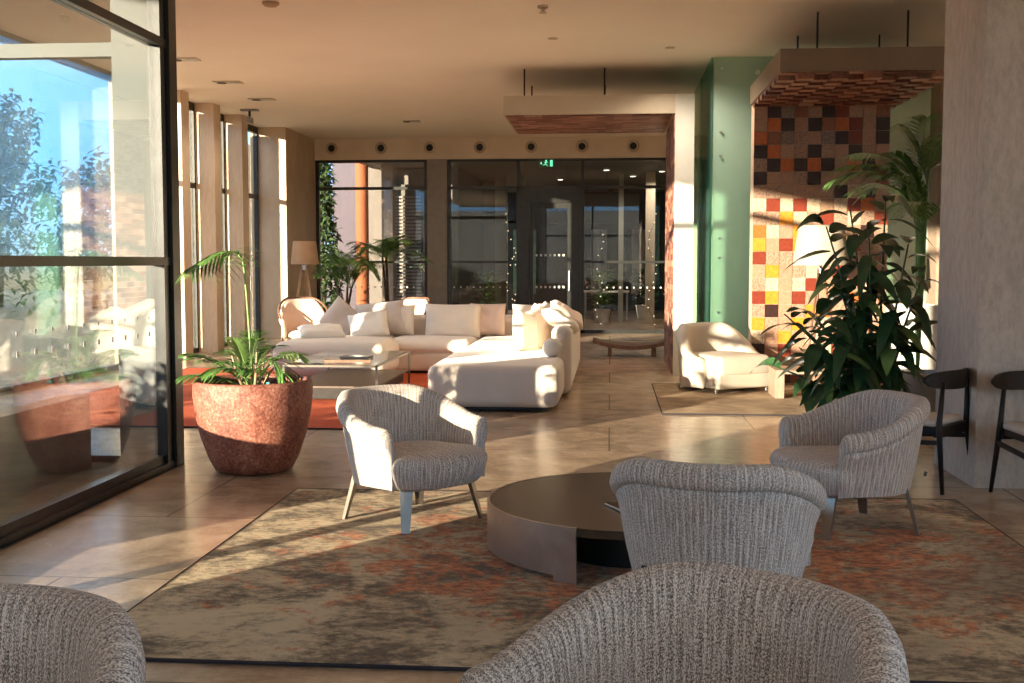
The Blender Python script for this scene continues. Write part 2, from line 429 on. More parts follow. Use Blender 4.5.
# return glazing, y = 8.26
Y = 8.30
f = MB().box(-6.95, -3.2, Y-.04, Y+.04, 0, .05).box(-6.95, -3.2, Y-.04, Y+.04, 1.48, 1.53)
f.box(-6.95, -6.85, Y-.05, Y+.05, 0, H)
g = MB().box(-6.85, -3.2, Y-.006, Y+.006, .05, 1.48).box(-6.85, -3.2, Y-.006, Y+.006, 1.53, H)
window(2, g, f)
struct(MB().box(-6.95, -3.2, Y-.05, Y+.05, 3.0, 3.10).build('trim_1', 'facade_concrete'), 'pale horizontal rail')
struct(MB().box(-7.0, -6.75, 8.9, 10.95, 0, H).build('wall_left', 'pier_stone'))  # unseen pier added to keep sun off the middle sofa cushions
struct(MB().box(-7.0, -6.75, 11.45, 12.05, 0, H).build('wall_left', 'pier_stone'))  # second unseen pier, added to break up sun on the left cushions
struct(MB().box(-3.62, -3.28, Y-.10, Y+.22, 0, H).build('pilaster', 'facade_concrete'), 'pale concrete pilaster outside the near window')
# fins and windows on the left wall
fy = [15.70, 17.15, 18.60, 20.05]
for i, y in enumerate(fy):
    struct(MB().box((-6.98, -7.6, -7.6, -7.2)[i], -6.50, y, y+.33, 0, H).build('trim_%d' % (i+2), 'fin_timber'))  # outer ends lengthened past the glass to shade the neighbouring fin faces
struct(MB().box(-8.32, -7.97, 19.9, 20.2, -.01, H+.1).build('shade_post', 'dark_render'))  # post added outside to throw shade on half of the corner pier
struct(MB().box(-6.98, -6.27, 22.0, 24.6, 0, H).build('pier', 'pier_stone'), 'tan stone pier in the far left corner')
f = MB(); g = MB()
edges = [8.35, 12.0, 12.0] + [e for y in fy for e in (y, y+.33)] + [22.0]
struct_win = 3
for i in range(0, len(edges), 2):
    a, b = edges[i], edges[i+1]
    f = MB().box(-6.90, -6.82, a, b, 0, .08).box(-6.90, -6.82, a, b, 3.98, H)
    if b < 15.75:
        f.box(-6.89, -6.83, a, a+.03, 0, H)
        g = MB().box(-6.866, -6.854, a+.03, b, .08, 3.98)
        w = window(struct_win, g, f, gm='side_glass'); struct_win += 1; continue
    f.box(-6.90, -6.82, a, b, 2.72, 2.80).box(-6.90, -6.82, a, a+.05, 0, H).box(-6.90, -6.82, b-.05, b, 0, H)
    g = MB().box(-6.866, -6.854, a+.05, b-.05, .08, 2.72).box(-6.866, -6.854, a+.05, b-.05, 2.80, 3.98)
    w = window(struct_win, g, f, gm='side_glass')
    h_ = MB().tube([(-6.80, (a+b)/2, .95), (-6.74, (a+b)/2, .95), (-6.74, (a+b)/2, 1.25), (-6.80, (a+b)/2, 1.25)], .012, 8)
    h_.build('handle', 'frame_metal', w)
    struct_win += 1
# far glazing  y = 24.3
Y = 24.3
def far_window(n, x0, x1, bars, tz=3.06, extra=()):
    f = MB().box(x0, x1, Y-.05, Y+.05, 3.60, 3.68).box(x0, x1, Y-.05, Y+.05, tz-.03, tz+.03).box(x0, x1, Y-.05, Y+.05, 0, .07)
    f.box(x0, x0+.07, Y-.05, Y+.05, 0, 3.66).box(x1-.07, x1, Y-.05, Y+.05, 0, 3.66)
    for z in bars: f.box(x0, x1, Y-.04, Y+.04, z-.025, z+.025)
    for x in extra: f.box(x-.02, x+.02, Y-.04, Y+.04, 0, 3.6)
    g = MB().box(x0+.07, x1-.07, Y-.006, Y+.006, .07, tz-.03).box(x0+.07, x1-.07, Y-.006, Y+.006, tz+.03, 3.60)
    w = window(n, g, f, gm='far_glass')
    mk = MB(); k = int((x1-x0-.2)/.14)
    for i in range(k): mk.box(x0+.12+i*.14, x0+.15+i*.14, Y-.009, Y-.007, .95, .98)
    mk.build('marking', 'white_plastic', w); return w
far_window(20, -6.27, -3.86, (1.5,))
struct(MB().box(-3.86, -3.44, Y-.12, Y+.30, 0, 3.66).build('trim_20', 'grey_render'), 'dark concrete mullion pier in the far glazing')
far_window(21, -3.44, -1.90, (1.5,))
far_window(22, -.62, 1.30, (1.5,))
# the door between: transom light + leaf
f = MB().box(-1.90, -.62, Y-.05, Y+.05, 3.60, 3.68).box(-1.90, -.62, Y-.05, Y+.05, 3.03, 3.09)
g = MB().box(-1.9, -.62, Y-.006, Y+.006, 3.09, 3.60); window(23, g, f, gm='far_glass')
dr = struct(MB().box(-1.90, -1.70, Y-.08, Y+.06, 0, 3.03).box(-.82, -.62, Y-.08, Y+.06, 0, 3.03).box(-1.70, -.82, Y-.08, Y+.06, 2.74, 3.03).build('door_1', 'frame_metal'), 'black framed glass entrance door')
lf = MB().box(-1.70, -1.62, Y-.03, Y+.03, 0, 2.74).box(-.90, -.82, Y-.03, Y+.03, 0, 2.74).box(-1.62, -.90, Y-.03, Y+.03, 2.62, 2.74).box(-1.62, -.90, Y-.03, Y+.03, 0, .14).build('door_leaf', 'frame_metal', dr)
MB().box(-1.62, -.90, Y-.005, Y+.005, .14, 2.62).build('pane', 'far_glass', lf)
mk = MB()
for z in (.95, 1.62):
    for i in range(7): mk.box(-1.57+i*.095, -1.53+i*.095, Y-.008, Y-.006, z, z+.045)
mk.build('marking', 'white_plastic', lf)
MB().tube([(-.86, Y-.04, .9), (-.86, Y-.09, .9), (-.86, Y-.09, 1.3), (-.86, Y-.04, 1.3)], .015, 8).build('handle', 'steel', lf)

# pillar on the right
struct(MB().box(2.42, 3.75, 7.80, 8.75, 0, H).build('pillar', 'pillar_stone'), 'large rough travertine pillar')
struct(MB().box(2.66, 2.72, 7.795, 7.80, 0, H).build('pillar_joint', 'pillar_stone')) if False else None

# back and right glazing behind the camera (daylight)
f = MB(); g = MB()
for i in range(6):
    x = -3.05 + i*2.21; f.box(x-.04, x+.04, -6.06, -5.94, 0, H)
f.box(-3.1, 8, -6.06, -5.94, 0, .1).box(-3.1, 8, -6.06, -5.94, 2.7, 2.78)
g.box(-3.05, 8, -6.006, -5.994, .1, 2.7).box(-3.05, 8, -6.006, -5.994, 2.78, H); window(30, g, f)
f = MB(); g = MB()
for i in range(5): f.box(7.94, 8.06, -6+i*2.5-.04, -6+i*2.5+.04, 0, H)
f.box(7.94, 8.06, -6, 4, 0, .1).box(7.94, 8.06, -6, 4, 2.7, 2.78)
g.box(7.994, 8.006, -6, 4, .1, 2.7).box(7.994, 8.006, -6, 4, 2.78, H); window(31, g, f)
struct(MB().box(6.2, 8.1, 4.0, 4.2, 0, H).build('wall_right', 'cream_plaster'))

# ------------------------------------------------------------------ outside
struct(MB().box(-70, -3.15, -40, 8.26, -.16, -.01).box(-70, -6.98, 8.26, 60, -.16, -.01).box(-6.98, -3.6, 24.6, 60, -.16, -.01).box(-3.6, 30, 36, 60, -.16, -.01).build('ground', 'terrace_stone'))
def low_wall(y0, y1, lab):
    t = MB().box(-3.98, -3.80, y0, y1, -.01, .53)
    t = t.build('garden_wall', 'terrace_stone'); struct(t, lab)
    return t
struct(MB().box(-14, 16, -17.3, -17, -.01, 4.4).build('garden_wall', 'cream_plaster'))  # unseen wall added behind the camera, blocks sky reflections in the far glass
low_wall(4.26, 4.66, 'short low wall block outside the near window')
low_wall(4.70, 8.10, 'low stone wall outside the near window')
pb = MB().box(-6.6, -3.98, 4.4, 8.1, -.01, .40).build('gravel_bed', 'pebbles'); tag(pb, 'bed of white gravel behind low wall outside near window', 'gravel', kind='stuff')

def leaf(mb, p, d, L, W, up, droop=.3, fold=.25, seg=5, mi=0):
    d = Vector(d).normalized(); up = Vector(up); s = d.cross(up)
    if s.length < 1e-3: s = d.orthogonal()
    s.normalize(); n = s.cross(d).normalized(); p = Vector(p); vs = []; fs = []
    for i in range(seg+1):
        t = i/seg; w = W*math.sin(math.pi*min(1, .06+t*.94))**.75*(1-.25*t)
        c = p + d*L*(t) - Vector((0,0,1))*droop*L*t*t
        vs += [c - s*w/2 + n*fold*w*.5, c, c + s*w/2 + n*fold*w*.5]
    for i in range(seg):
        a = i*3; fs += [(a,a+1,a+4,a+3), (a+1,a+2,a+5,a+4)]
    mb.add(vs, fs, mi=mi)
def frond(mb, stem, p, az, L, rise, droop, leaf_l=.22, n=26, w=.012, bare=.25):
    """one arching palm frond: rachis into stem, leaflets into mb"""
    a = R(az); hd = Vector((math.cos(a), math.sin(a), 0)); p = Vector(p); pts = []
    K = 14
    for i in range(K+1):
        t = i/K; pts.append(p + hd*L*(t*math.cos(R(rise)) + .10*t*t) + Vector((0,0,1))*(L*t*math.sin(R(rise)) - droop*L*t**2.4))
    stem.tube(pts, [.008*(1-t*.8/K)*1.0 for t in range(K+1)], 6)
    def at(t):
        x = t*K; i = min(K-1, int(x)); return pts[i].lerp(pts[i+1], x-i), (pts[i+1]-pts[i]).normalized()
    sd = hd.cross(Vector((0,0,1)))
    for i in range(n):
        t = bare + (1-bare)*i/(n-1); q, d = at(min(.999, t))
        ll = leaf_l*(.55+.45*math.sin(math.pi*min(1,(t-bare)/(1-bare)*.8+.15)))*(1 if t < .9 else .75)
        for sgn in (-1, 1):
            dr = (d*.75 + sd*sgn*.85 + Vector((0,0,.12))).normalized()
            leaf(mb, q, dr, ll*rnd.uniform(.9,1.1), w*2, (0,0,1), droop=.28+.2*rnd.random(), fold=.3, seg=3)

def blob_tree(loc, h, r, label, seed=0, mat='tree_leaf', n=1500, trunk=.14, leafs=.22, group='trees in the garden', cone=False, name='tree'):
    t = thing(name, label, 'tree', loc, 0, group); rr = random.Random(seed)
    tk = MB().tube([(0,0,-.02),(0.05*r,0,h*.25),(-.05*r,.04,h*.5),(0,0,h*.85)], [trunk,trunk*.8,trunk*.5,trunk*.1], 8)
    cl = []
    for i in range(9):
        a = rr.uniform(0,6.28); q = rr.uniform(.2,.75)*r; z = h*rr.uniform(.38,.92)
        if cone: q = r*.35*rr.random(); 
        cl.append((Vector((math.cos(a)*q, math.sin(a)*q, z)), r*rr.uniform(.35,.6)))
        tk.tube([(0,0,z*.55),(math.cos(a)*q*.5, math.sin(a)*q*.5, z*.8),(math.cos(a)*q, math.sin(a)*q, z)], [trunk*.35,trunk*.22,trunk*.08], 6)
    tk.build('trunk', 'bark', t, True)
    mb = MB()
    for i in range(n):
        if cone:
            z = rr.random()**.9; a = rr.uniform(0,6.28); q = r*(1-z*.75)*rr.uniform(.6,1)*(1+.25*math.sin(z*40+a*3)); c = Vector((math.cos(a)*q, math.sin(a)*q, h*(.05+.95*z)))
        else:
            b, s = rr.choice(cl); u = Vector((rr.gauss(0,1),rr.gauss(0,1),rr.gauss(0,1))).normalized(); c = b + u*s*rr.uniform(.5,1.05)
        d = Vector((rr.gauss(0,1),rr.gauss(0,1),rr.gauss(0,.6)))
        leaf(mb, c, d, leafs*rr.uniform(.6,1.3), leafs*.55, (rr.gauss(0,.4),rr.gauss(0,.4),1), seg=2)
    mb.build('foliage', mat, t); return t
blob_tree((-20.5, 37, 0), 6.6, 2.7, 'tall loose dark tree seen through the near window against blue sky', 3, n=3600, leafs=.30, trunk=.2)
blob_tree((-24.6, 36.5, 0), 6.0, 2.4, 'broad dark tree at the left edge beyond the near window', 4, n=2200, leafs=.34, trunk=.2)
blob_tree((-16.6, 36, 0), 4.6, 1.8, 'smaller dark tree beside the pale pilaster beyond the near window', 5, n=1800, leafs=.3, trunk=.16)
blob_tree((-30, 42, 0), 7.4, 3.2, 'distant dark tree left of the others beyond the near window', 6, n=1600, leafs=.4, trunk=.2)
hd = MB(); rr = random.Random(8)
def shrub(x, y, h, r, lab, seed):
    t = thing('shrub', lab, 'shrub', (x,y,.0), 0, 'shrubs in the gravel bed'); q = random.Random(seed); b = MB(); st = MB()
    for k in range(7):
        a = q.uniform(0,6.28); st.tube([(0,0,.02),(r*.4*math.cos(a),r*.4*math.sin(a),h*.5),(r*.8*math.cos(a),r*.8*math.sin(a),h*q.uniform(.75,.95))],[.012,.009,.004],5)
    for k in range(330):
        a = q.uniform(0,6.28); z = h*(.30+.70*q.random()); u = r*math.sqrt(q.random())*(1 if z < h*.8 else .7)
        leaf(b, (u*math.cos(a),u*math.sin(a),z), (q.gauss(0,1),q.gauss(0,1),q.gauss(0,.7)), q.uniform(.10,.17), .075, (0,0,1), seg=2)
    st.build('stem','bark',t); b.build('foliage','tree_leaf',t)
for i, (x, y, h) in enumerate([(-5.3,5.35,1.15),(-5.6,6.0,1.30),(-5.3,6.7,1.22),(-5.7,7.3,1.38)]):
    shrub(x, y, h, .40, ['first','second','third','last'][i]+' shrub from the near end of the gravel bed outside', 40+i)
for i in range(4200):
    x = rr.uniform(-26,-9); c = (x, 31 + rr.uniform(-.6,.6), 2.6*math.sqrt(rr.random())*(1+.12*math.sin(x*2.1)))
    leaf(hd, c, (rr.gauss(0,1),rr.gauss(0,1),rr.gauss(0,.6)), .26, .15, (0,0,1), seg=2)
tag(hd.build('hedge', 'tree_leaf'), 'dark hedge at the end of the garden outside', 'hedge', kind='stuff')

# forecourt beyond the left part of the far glazing
blob_tree((-7.15, 28.3, 0), 4.4, .5, 'slim green cypress outside the far glazing', 11, 'cypress_leaf', 2200, .07, .2, 'trees in the forecourt', True)
blob_tree((-9.6, 34.0, 0), 3.4, .8, 'low green conifer outside the far glazing', 12, 'leaf_green', 1200, .07, .2, 'trees in the forecourt', True)
ann = thing('annex_building', 'lilac and white annex with an orange column outside the far glazing', 'building', (-4.5, 30, 0))
MB().box(-3.1, -2.20, 1.2, 1.5, 0, 4.6).build('lilac_wall', 'lilac_render', ann)
MB().box(-2.20, 1.6, 1.2, 1.5, 0, 4.6).build('white_wall', 'annex_white', ann)
MB().lathe([(.17,0),(.17,4.3)], 24, (-2.06,.2,0)).build('column', 'orange_render', ann, True, 40)
MB().box(-1.52, -1.22, .1, .5, 0, 4.3).build('column', 'brown_render', ann)
MB().box(-2.0, 1.6, -4.8, 1.6, 4.05, 4.3).build('soffit', 'annex_white', ann)
MB().box(-1.40, .3, 1.10, 1.19, 0, 3.6).build('shutter_frame', 'hall_wall', ann)
lv = MB()
for i in range(34): lv.box(-1.36, -.62, 1.04, 1.10, .1+i*.095, .15+i*.095)
lv.build('louvre', 'grey_render', ann)
MB().box(-.58, .2, 1.06, 1.10, .1, 3.2).build('panel', 'annex_white', ann)
MB().box(-7.6, -4.7, 0, .3, 0, 4.6).build('wing_wall', 'dark_render', ann)
bonsai = blob_tree((-4.35, 28.2, 0), 2.1, .55, 'small bare-stemmed tree outside the far glazing near the dark pier', 15, 'tree_leaf', 260, .05, .12, 'trees in the forecourt')

# dark hall behind the right part of the far glazing
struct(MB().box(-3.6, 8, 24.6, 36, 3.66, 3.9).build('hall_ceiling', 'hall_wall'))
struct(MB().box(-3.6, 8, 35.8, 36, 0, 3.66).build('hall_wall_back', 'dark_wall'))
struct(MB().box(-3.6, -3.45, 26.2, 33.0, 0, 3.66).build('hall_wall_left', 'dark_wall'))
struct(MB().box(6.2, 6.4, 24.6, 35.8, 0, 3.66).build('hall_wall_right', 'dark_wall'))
for i, x in enumerate((-2.95, -2.25, .2, .85, 2.6)):
    struct(MB().box(x, x+(.30,.10,.12,.22,.3)[i], 29.5-i*.5, 29.8-i*.5, 0, 3.66).build('hall_pillar', ('pale_concrete','hall_green','pale_concrete','cream_plaster','hall_wall')[i]))
f = MB(); g = MB()
for x in (-2.4, -1.2, 0.0, 1.2, 2.4, 3.6): f.box(x-.04, x+.04, 33.0, 33.08, 0, 3.66)
f.box(-3.6, 6.2, 33.0, 33.08, 2.6, 2.68); struct(f.build('window_40', 'frame_metal'))
hw = [(-3.0, .7, 'hall_green'), (-.6, .5, 'pale_concrete'), (1.55, .35, 'hall_wall'), (2.3, .5, 'hall_green'), (.65, .4, 'cream_plaster')]
for i, (x, w_, mm) in enumerate(hw):
    o = MB().box(x, x+w_, 35.70, 35.79, .5, 2.5).build('wall_panel', mm)
    tag(o, ['green', 'grey-green', 'narrow pale grey', 'teal', 'small white'][i]+' panel on the back wall of the dark hall', 'panel', 'panels on the hall back wall')
for i, (x, y, z) in enumerate([(-.1, 27, 3.6), (.55, 29, 3.6), (1.2, 27.5, 3.6), (-1.3, 30, 3.6)]):
    t = thing('ceiling_light', ['hall ceiling spot nearest the black door', 'hall ceiling spot in the middle row', 'hall ceiling spot at the right end of the hall', 'hall ceiling spot deep behind the door'][i], 'ceiling light', (x,y,3.66), 0, 'hall ceiling spots')
    MB().lathe([(.10,0),(.10,-.03),(.07,-.035)], 20).build('rim', 'steel', t)
    MB().lathe([(.065,-.03),(.065,-.04)], 20).build('lamp', 'hall_lamp', t); spot((x,y,3.60), 90, 150)
rr = random.Random(21)
for i, (x, y, zt) in enumerate([(-2.25, 26.0, 2.7), (-2.1, 26.2, 1.9), (.95, 26.3, 2.7), (-.25, 26.6, 2.2)]):
    t = thing('string_light', ['tall string of warm bulbs in the hall left of the door', 'shorter string of warm bulbs in the hall left of the door', 'slanting string of warm bulbs at the right of the hall', 'faint string of warm bulbs just right of the door'][i], 'string light', (x,y,0), 0, 'string lights in the hall')
    tree = [( .10*math.sin(k*.9+i), 0, zt*(k/14)+.02) for k in range(15)]
    MB().tube(tree, .004, 5).build('cable', 'black_metal', t)
    for k in range(14):
        q = tree[k]; MB().lathe([(.003,0),(.009,.006),(.009,.014),(.003,.020)], 8, (q[0]+rr.uniform(-.03,.03), -.02, q[2]+.05)).build('bulb', 'bulb_warm', t)
rr = random.Random(31)
for i, (x, y) in enumerate([(-2.9, 26.8), (-.2, 28.4), (.9, 31.0)]):
    t = thing('hall_plant', ['bushy plant in the hall behind the left panes', 'pale leafed plant in the hall behind the black door edge', 'dark leafed plant deep in the hall at right'][i], 'plant', (x,y,0), 0, 'plants in the hall')
    MB().lathe([(.16,0),(.22,.35),(.20,.35),(.19,.30)], 20).build('pot', 'white_plastic', t, True, 40)
    b = MB()
    for k in range(160):
        a = rr.uniform(0,6.28); b_ = rr.uniform(.35,1.25)
        leaf(b, (0.2*math.cos(a)*rr.random(), .2*math.sin(a)*rr.random(), b_), (math.cos(a), math.sin(a), rr.uniform(.1,1)), .28, .08, (0,0,1), seg=3)
    b.build('foliage', ['leaf_green','leaf_pale','leaf_dark'][i], t)
for i, (x, y) in enumerate([(-.1, 30.6), (1.9, 28.0)]):
    t = thing('hall_table', ['low pale table far back in the hall', 'low pale table at the right of the hall'][i], 'table', (x,y,0), 0, 'tables in the hall')
    MB().box(-.6,.6,-.4,.4,.70,.74).build('table_top', 'white_plastic', t)
    for sx in (-.55,.55):
        for sy in (-.35,.35): MB().box(sx-.02,sx+.02,sy-.02,sy+.02,0,.70).build('leg', 'steel', t)

# ------------------------------------------------------------------ rugs
def rug(name, x0, x1, y0, y1, mat, label, th=.014, edge=True):
    t = thing(name, label, 'rug', ((x0+x1)/2, (y0+y1)/2, 0))
    w, d = (x1-x0)/2, (y1-y0)/2
    o = MB().box(-w,w,-d,d,0.001,th).build('pile', mat, t)
    if edge:
        MB().tube([(-w,-d,th*.6),(w,-d,th*.6),(w,d,th*.6),(-w,d,th*.6)], .009, 6, True).build('binding', 'rug_edge', t)
    return t
rug('rug', -2.04, 2.16, 4.10, 7.33, 'abstract_rug', 'large beige and brown rug with orange blotches under the bronze coffee table')
rug('rug', -5.9, -1.90, 10.05, 15.7, 'orange_rug_pile', 'plain burnt orange rug under the glass coffee table')
rug('rug', .52, 3.5, 11.33, 14.1, 'beige_rug_pile', 'mottled beige rug under the smooth cream tub armchair')

# ------------------------------------------------------------------ boucle armchair
def tub_shell(a, b, zb, hb, ha, ang, thick, taper, nphi=56, cap=.05, drop0=45, roll=.035, powr=2.0, seam=True):
    """horseshoe shell; local front is -Y. UV in metres."""
    mb = MB(); th = thick
    A = R(ang); phis = [(-A + 2*A*i/nphi) for i in range(nphi+1)]
    def hh(p):
        q = min(1, max(0, (abs(math.degrees(p))-drop0)/(ang-drop0))); q = q*q*(3-2*q); return hb + (ha-hb)*q
    def sect(h):
        H_ = h-zb
        pts = [(-taper, zb), (-taper*.62, zb+.28*H_), (-taper*.30, zb+.58*H_), (-.014, h-.135), (-.004, h-.108)]
        if seam: pts += [(-.012, h-.098)]
        pts += [(roll*.62, h-.088), (roll, h-.060), (roll*.72, h-.028), (roll*.1, h-.006), (-th*.35, h+.002), (-th*.75, h-.012), (-th*1.0, h-.045), (-th*1.12, h-.11), (-th*1.22, zb+.55*H_), (-th*1.25, zb+.18*H_)]
        return pts
    def plan(p):
        sgn = 1 if math.sin(p) >= 0 else -1
        x = a*abs(math.sin(p))**(2/powr)*sgn; y = b*math.cos(p) if abs(p) <= math.pi/2 else -(abs(p)-math.pi/2)*b*1.06
        nx, ny = math.sin(p)/a, max(0, math.cos(p))/b
        if abs(p) > math.pi/2: ny = 0; x = a*sgn*(1 - .10*(abs(p)-math.pi/2)); nx = sgn
        l = math.hypot(nx, ny); return x, y, nx/l, ny/l
    rings = []; us = []; u = 0; last = None
    def ring(p, extra=0., sh=1.):
        h = hh(p); x, y, nx, ny = plan(p); pts = sect(h)
        cr = sum(q[0] for q in pts)/len(pts); cz = h-.10 if False else (zb+h)/2
        out = []
        for r_, z_ in pts:
            rr_ = cr + (r_-cr)*sh; zz = z_ if z_ < h-.16 else (h-.16)+(z_-(h-.16))*(.45+.55*sh)
            out.append(Vector((x+nx*rr_, y+ny*rr_ - extra, zz)))
        return out
    seq = []
    for k in (4,3,2,1): th_ = k/4*math.pi/2*.97; seq.append((phis[0], cap*math.sin(th_), math.cos(th_)))
    seq += [(p, 0, 1) for p in phis]
    for k in (1,2,3,4): th_ = k/4*math.pi/2*.97; seq.append((phis[-1], cap*math.sin(th_), math.cos(th_)))
    for p, e, s_ in seq:
        r = ring(p, e, s_)
        if last is not None: u += (r[9]-last).length
        last = r[9]; rings.append(r); us.append(u)
    m_ = len(rings[0]); vs = [q for r in rings for q in r]; fs = []; uvs = []
    vl = [0]
    mid = rings[len(rings)//2]
    for i in range(1, m_): vl.append(vl[-1] + (mid[i]-mid[i-1]).length)
    vl.append(vl[-1]+.05)
    for i in range(len(rings)-1):
        for j in range(m_):
            j2 = (j+1) % m_
            fs.append((i*m_+j, (i+1)*m_+j, (i+1)*m_+j2, i*m_+j2))
            uvs.append([(us[i], vl[j]), (us[i+1], vl[j]), (us[i+1], vl[j+1]), (us[i], vl[j+1])])
    n = len(rings)
    fs.append(tuple(range(m_))); uvs.append([(us[0], vl[j]) for j in range(m_)])
    fs.append(tuple((n-1)*m_+j for j in range(m_-1,-1,-1))); uvs.append([(us[-1], vl[j]) for j in range(m_-1,-1,-1)])
    return mb.add(vs, fs, uvs)
def d_seat(a, yf, yb, z0, z1, taper=.06, crown=.02, r=.06, n=48):
    """rounded D-shaped upholstered seat block with UVs"""
    mb = MB(); cy = (yf+yb)/2; b = (yb-yf)/2
    prof = [(0.0, z0, 0), (.55, z0, 0), (1-taper/a*1.0, z0, 0), (1-taper/a*.75, z0+.02, 0)]
    rows = []
    prof = [(.05, z0), (.6, z0), (1-(taper+.02)/a, z0), (1-taper/a, z0+.02), (1-taper*.4/a, (z0+z1)/2-.02), (1, z1-r*1.1), (1-.010/a, z1-r*.6), (1-.030/a, z1-r*.2), (1-.065/a, z1+.002), (.72, z1+crown*.5), (.45, z1+crown*.85), (.2, z1+crown), (.04, z1+crown)]
    L = [0]
    for i in range(1, len(prof)): L.append(L[-1] + math.hypot((prof[i][0]-prof[i-1][0])*a, prof[i][1]-prof[i-1][1]))
    vs = []; 
    for (s, z) in prof:
        for j in range(n):
            t = 2*math.pi*j/n; c_, s_ = math.cos(t), math.sin(t); e = 2/2.7
            yy = cy + b*s*math.copysign(abs(s_)**e, s_); q_ = min(1, max(0, (yy+.24)/.16)); vs.append((a*s*math.copysign(abs(c_)**e, c_)*(1-.17*q_*q_*(3-2*q_)), yy, z))
    fs = []; uvs = []
    for i in range(len(prof)-1):
        for j in range(n):
            j2 = (j+1) % n; q = (i*n+j, i*n+j2, (i+1)*n+j2, (i+1)*n+j); fs.append(q)
            if i >= 7: uvs.append([(vs[k][0], vs[k][1]) for k in q])
            else: # side wraps with stripes running down
                uu = [2*math.pi*j/n*.37, 2*math.pi*(j+1)/n*.37]; uvs.append([(uu[0], L[i]), (uu[1], L[i]), (uu[1], L[i+1]), (uu[0], L[i+1])])
    fs.append(tuple(range(n-1,-1,-1))); uvs.append([(0,0)]*n)
    k = (len(prof)-1)*n; fs.append(tuple(range(k, k+n))); uvs.append([(vs[k+j][0], vs[k+j][1]) for j in range(n)])
    return mb.add(vs, fs, uvs)
arm0 = thing('armchair', '', 'armchair', (0,0,0), 0, 'striped boucle tub armchairs')
sh = tub_shell(.408, .392, .232, .742, .580, 119, .080, .075, drop0=32, roll=.022).build('backrest', 'boucle', arm0, True, 70)
d_seat(.384, -.415, .25, .232, .415, .035, .018, .05).build('seat', 'boucle', arm0, True, 70)
for sx in (-1,1):
    for sy in (-1,1):
        MB().bar((sx*.235, sy*.225-.02, .255), (sx*.285, sy*.275-.02, .0), .078, .022, .046, .016, up=(sx*.55,sy*.83,0)).build('leg', 'bronze_leg', arm0)
MB().bar((.22,.330,.310), (.22,.338,.335), .022, .006).build('label_tag', 'tag_grey', arm0)
def place(o, loc, rz, label): o.location = loc; o.rotation_euler = (0,0,R(rz)); o['label'] = label
RT = .0145
chairs = [((-1.15,6.54,RT), 50, 'striped boucle armchair lit by the sun, left of the round bronze table'),
          ((1.35,6.54,RT), -72, 'striped boucle armchair facing left, right of the round bronze table'),
          ((.43,4.60,RT), 166, 'striped boucle armchair with its back to us, in front of the round bronze table'),
          ((.15,2.36,0), -42, 'striped boucle armchair cut off at the bottom centre of the photo, nearest to us'),
          ((-1.35,2.04,0), -12, 'striped boucle armchair cut off in the bottom left corner of the photo')]
for i, (l, a, lab) in enumerate(chairs):
    o = arm0 if i == 0 else copy_tree(arm0)
    place(o, l, a, lab)
    if i > 2: o.scale = (1.06,1.06,1.05)

# ------------------------------------------------------------------ round bronze coffee table
tb = thing('coffee_table', 'low round dark bronze coffee table with a cut-away drum side on the mottled rug', 'coffee table', (.12, 5.93, RT), 0)
rt = .75; ht = .262
n = 96
prof = [(.02,ht-.045),(rt-.02,ht-.045),(rt,ht-.04),(rt,ht-.003),(rt-.003,ht),(.02,ht)]
MB().lathe(prof, n).build('table_top', 'dark_bronze_top', tb, True, 30)
MB().bar((.02,-.05,ht+.0006), (.10,rt-.02,ht+.0006), .004, .001).build('seam', 'black_metal', tb)
def arc_panel(r0, r1, a0, a1, z0, z1, k=40):
    mb = MB(); vs = []
    for i in range(k+1):
        t = R(a0+(a1-a0)*i/k)
        for r, z in ((r0,z0),(r1,z0),(r1,z1),(r0,z1)): vs.append((r*math.cos(t), r*math.sin(t), z))
    fs = [(i*4+j, i*4+(j+1)%4, i*4+4+(j+1)%4, i*4+4+j) for i in range(k) for j in range(4)]
    fs += [(0,3,2,1), (k*4, k*4+1, k*4+2, k*4+3)]
    return mb.add(vs, fs)
apan = arc_panel(rt-.012, rt+.002, 125, 249, .028, ht+.001)
apan.build('side_panel', 'brushed_bronze', tb, True, 30)
arc_panel(rt-.012, rt+.002, 240, 249, 0, .030, 6).build('foot', 'brushed_bronze', tb)
arc_panel(rt-.012, rt+.002, 176, 182, 0, .030, 6).build('foot', 'brushed_bronze', tb)
arc_panel(rt-.012, rt+.002, 126, 132, 0, .030, 6).build('foot', 'brushed_bronze', tb)
arc_panel(rt-.012, rt+.002, -20, 60, .0, ht+.001).build('side_panel', 'brushed_bronze', tb, True, 30)
MB().lathe([(.40,0),(.40,ht-.045)], 64).build('inner_drum', 'black_metal', tb, True, 30)
ph = thing('phone', 'dark tablet with a silver rim on the bronze coffee table', 'tablet', (.10, 5.68, RT+ht+.001), 25)
MB().rbox(0,0,.005,.16,.24,.010,.004,2).build('body', 'steel', ph, True, 40)
MB().box(-.073,.073,-.112,.112,.0100,.0112).build('screen', 'screen_black', ph)

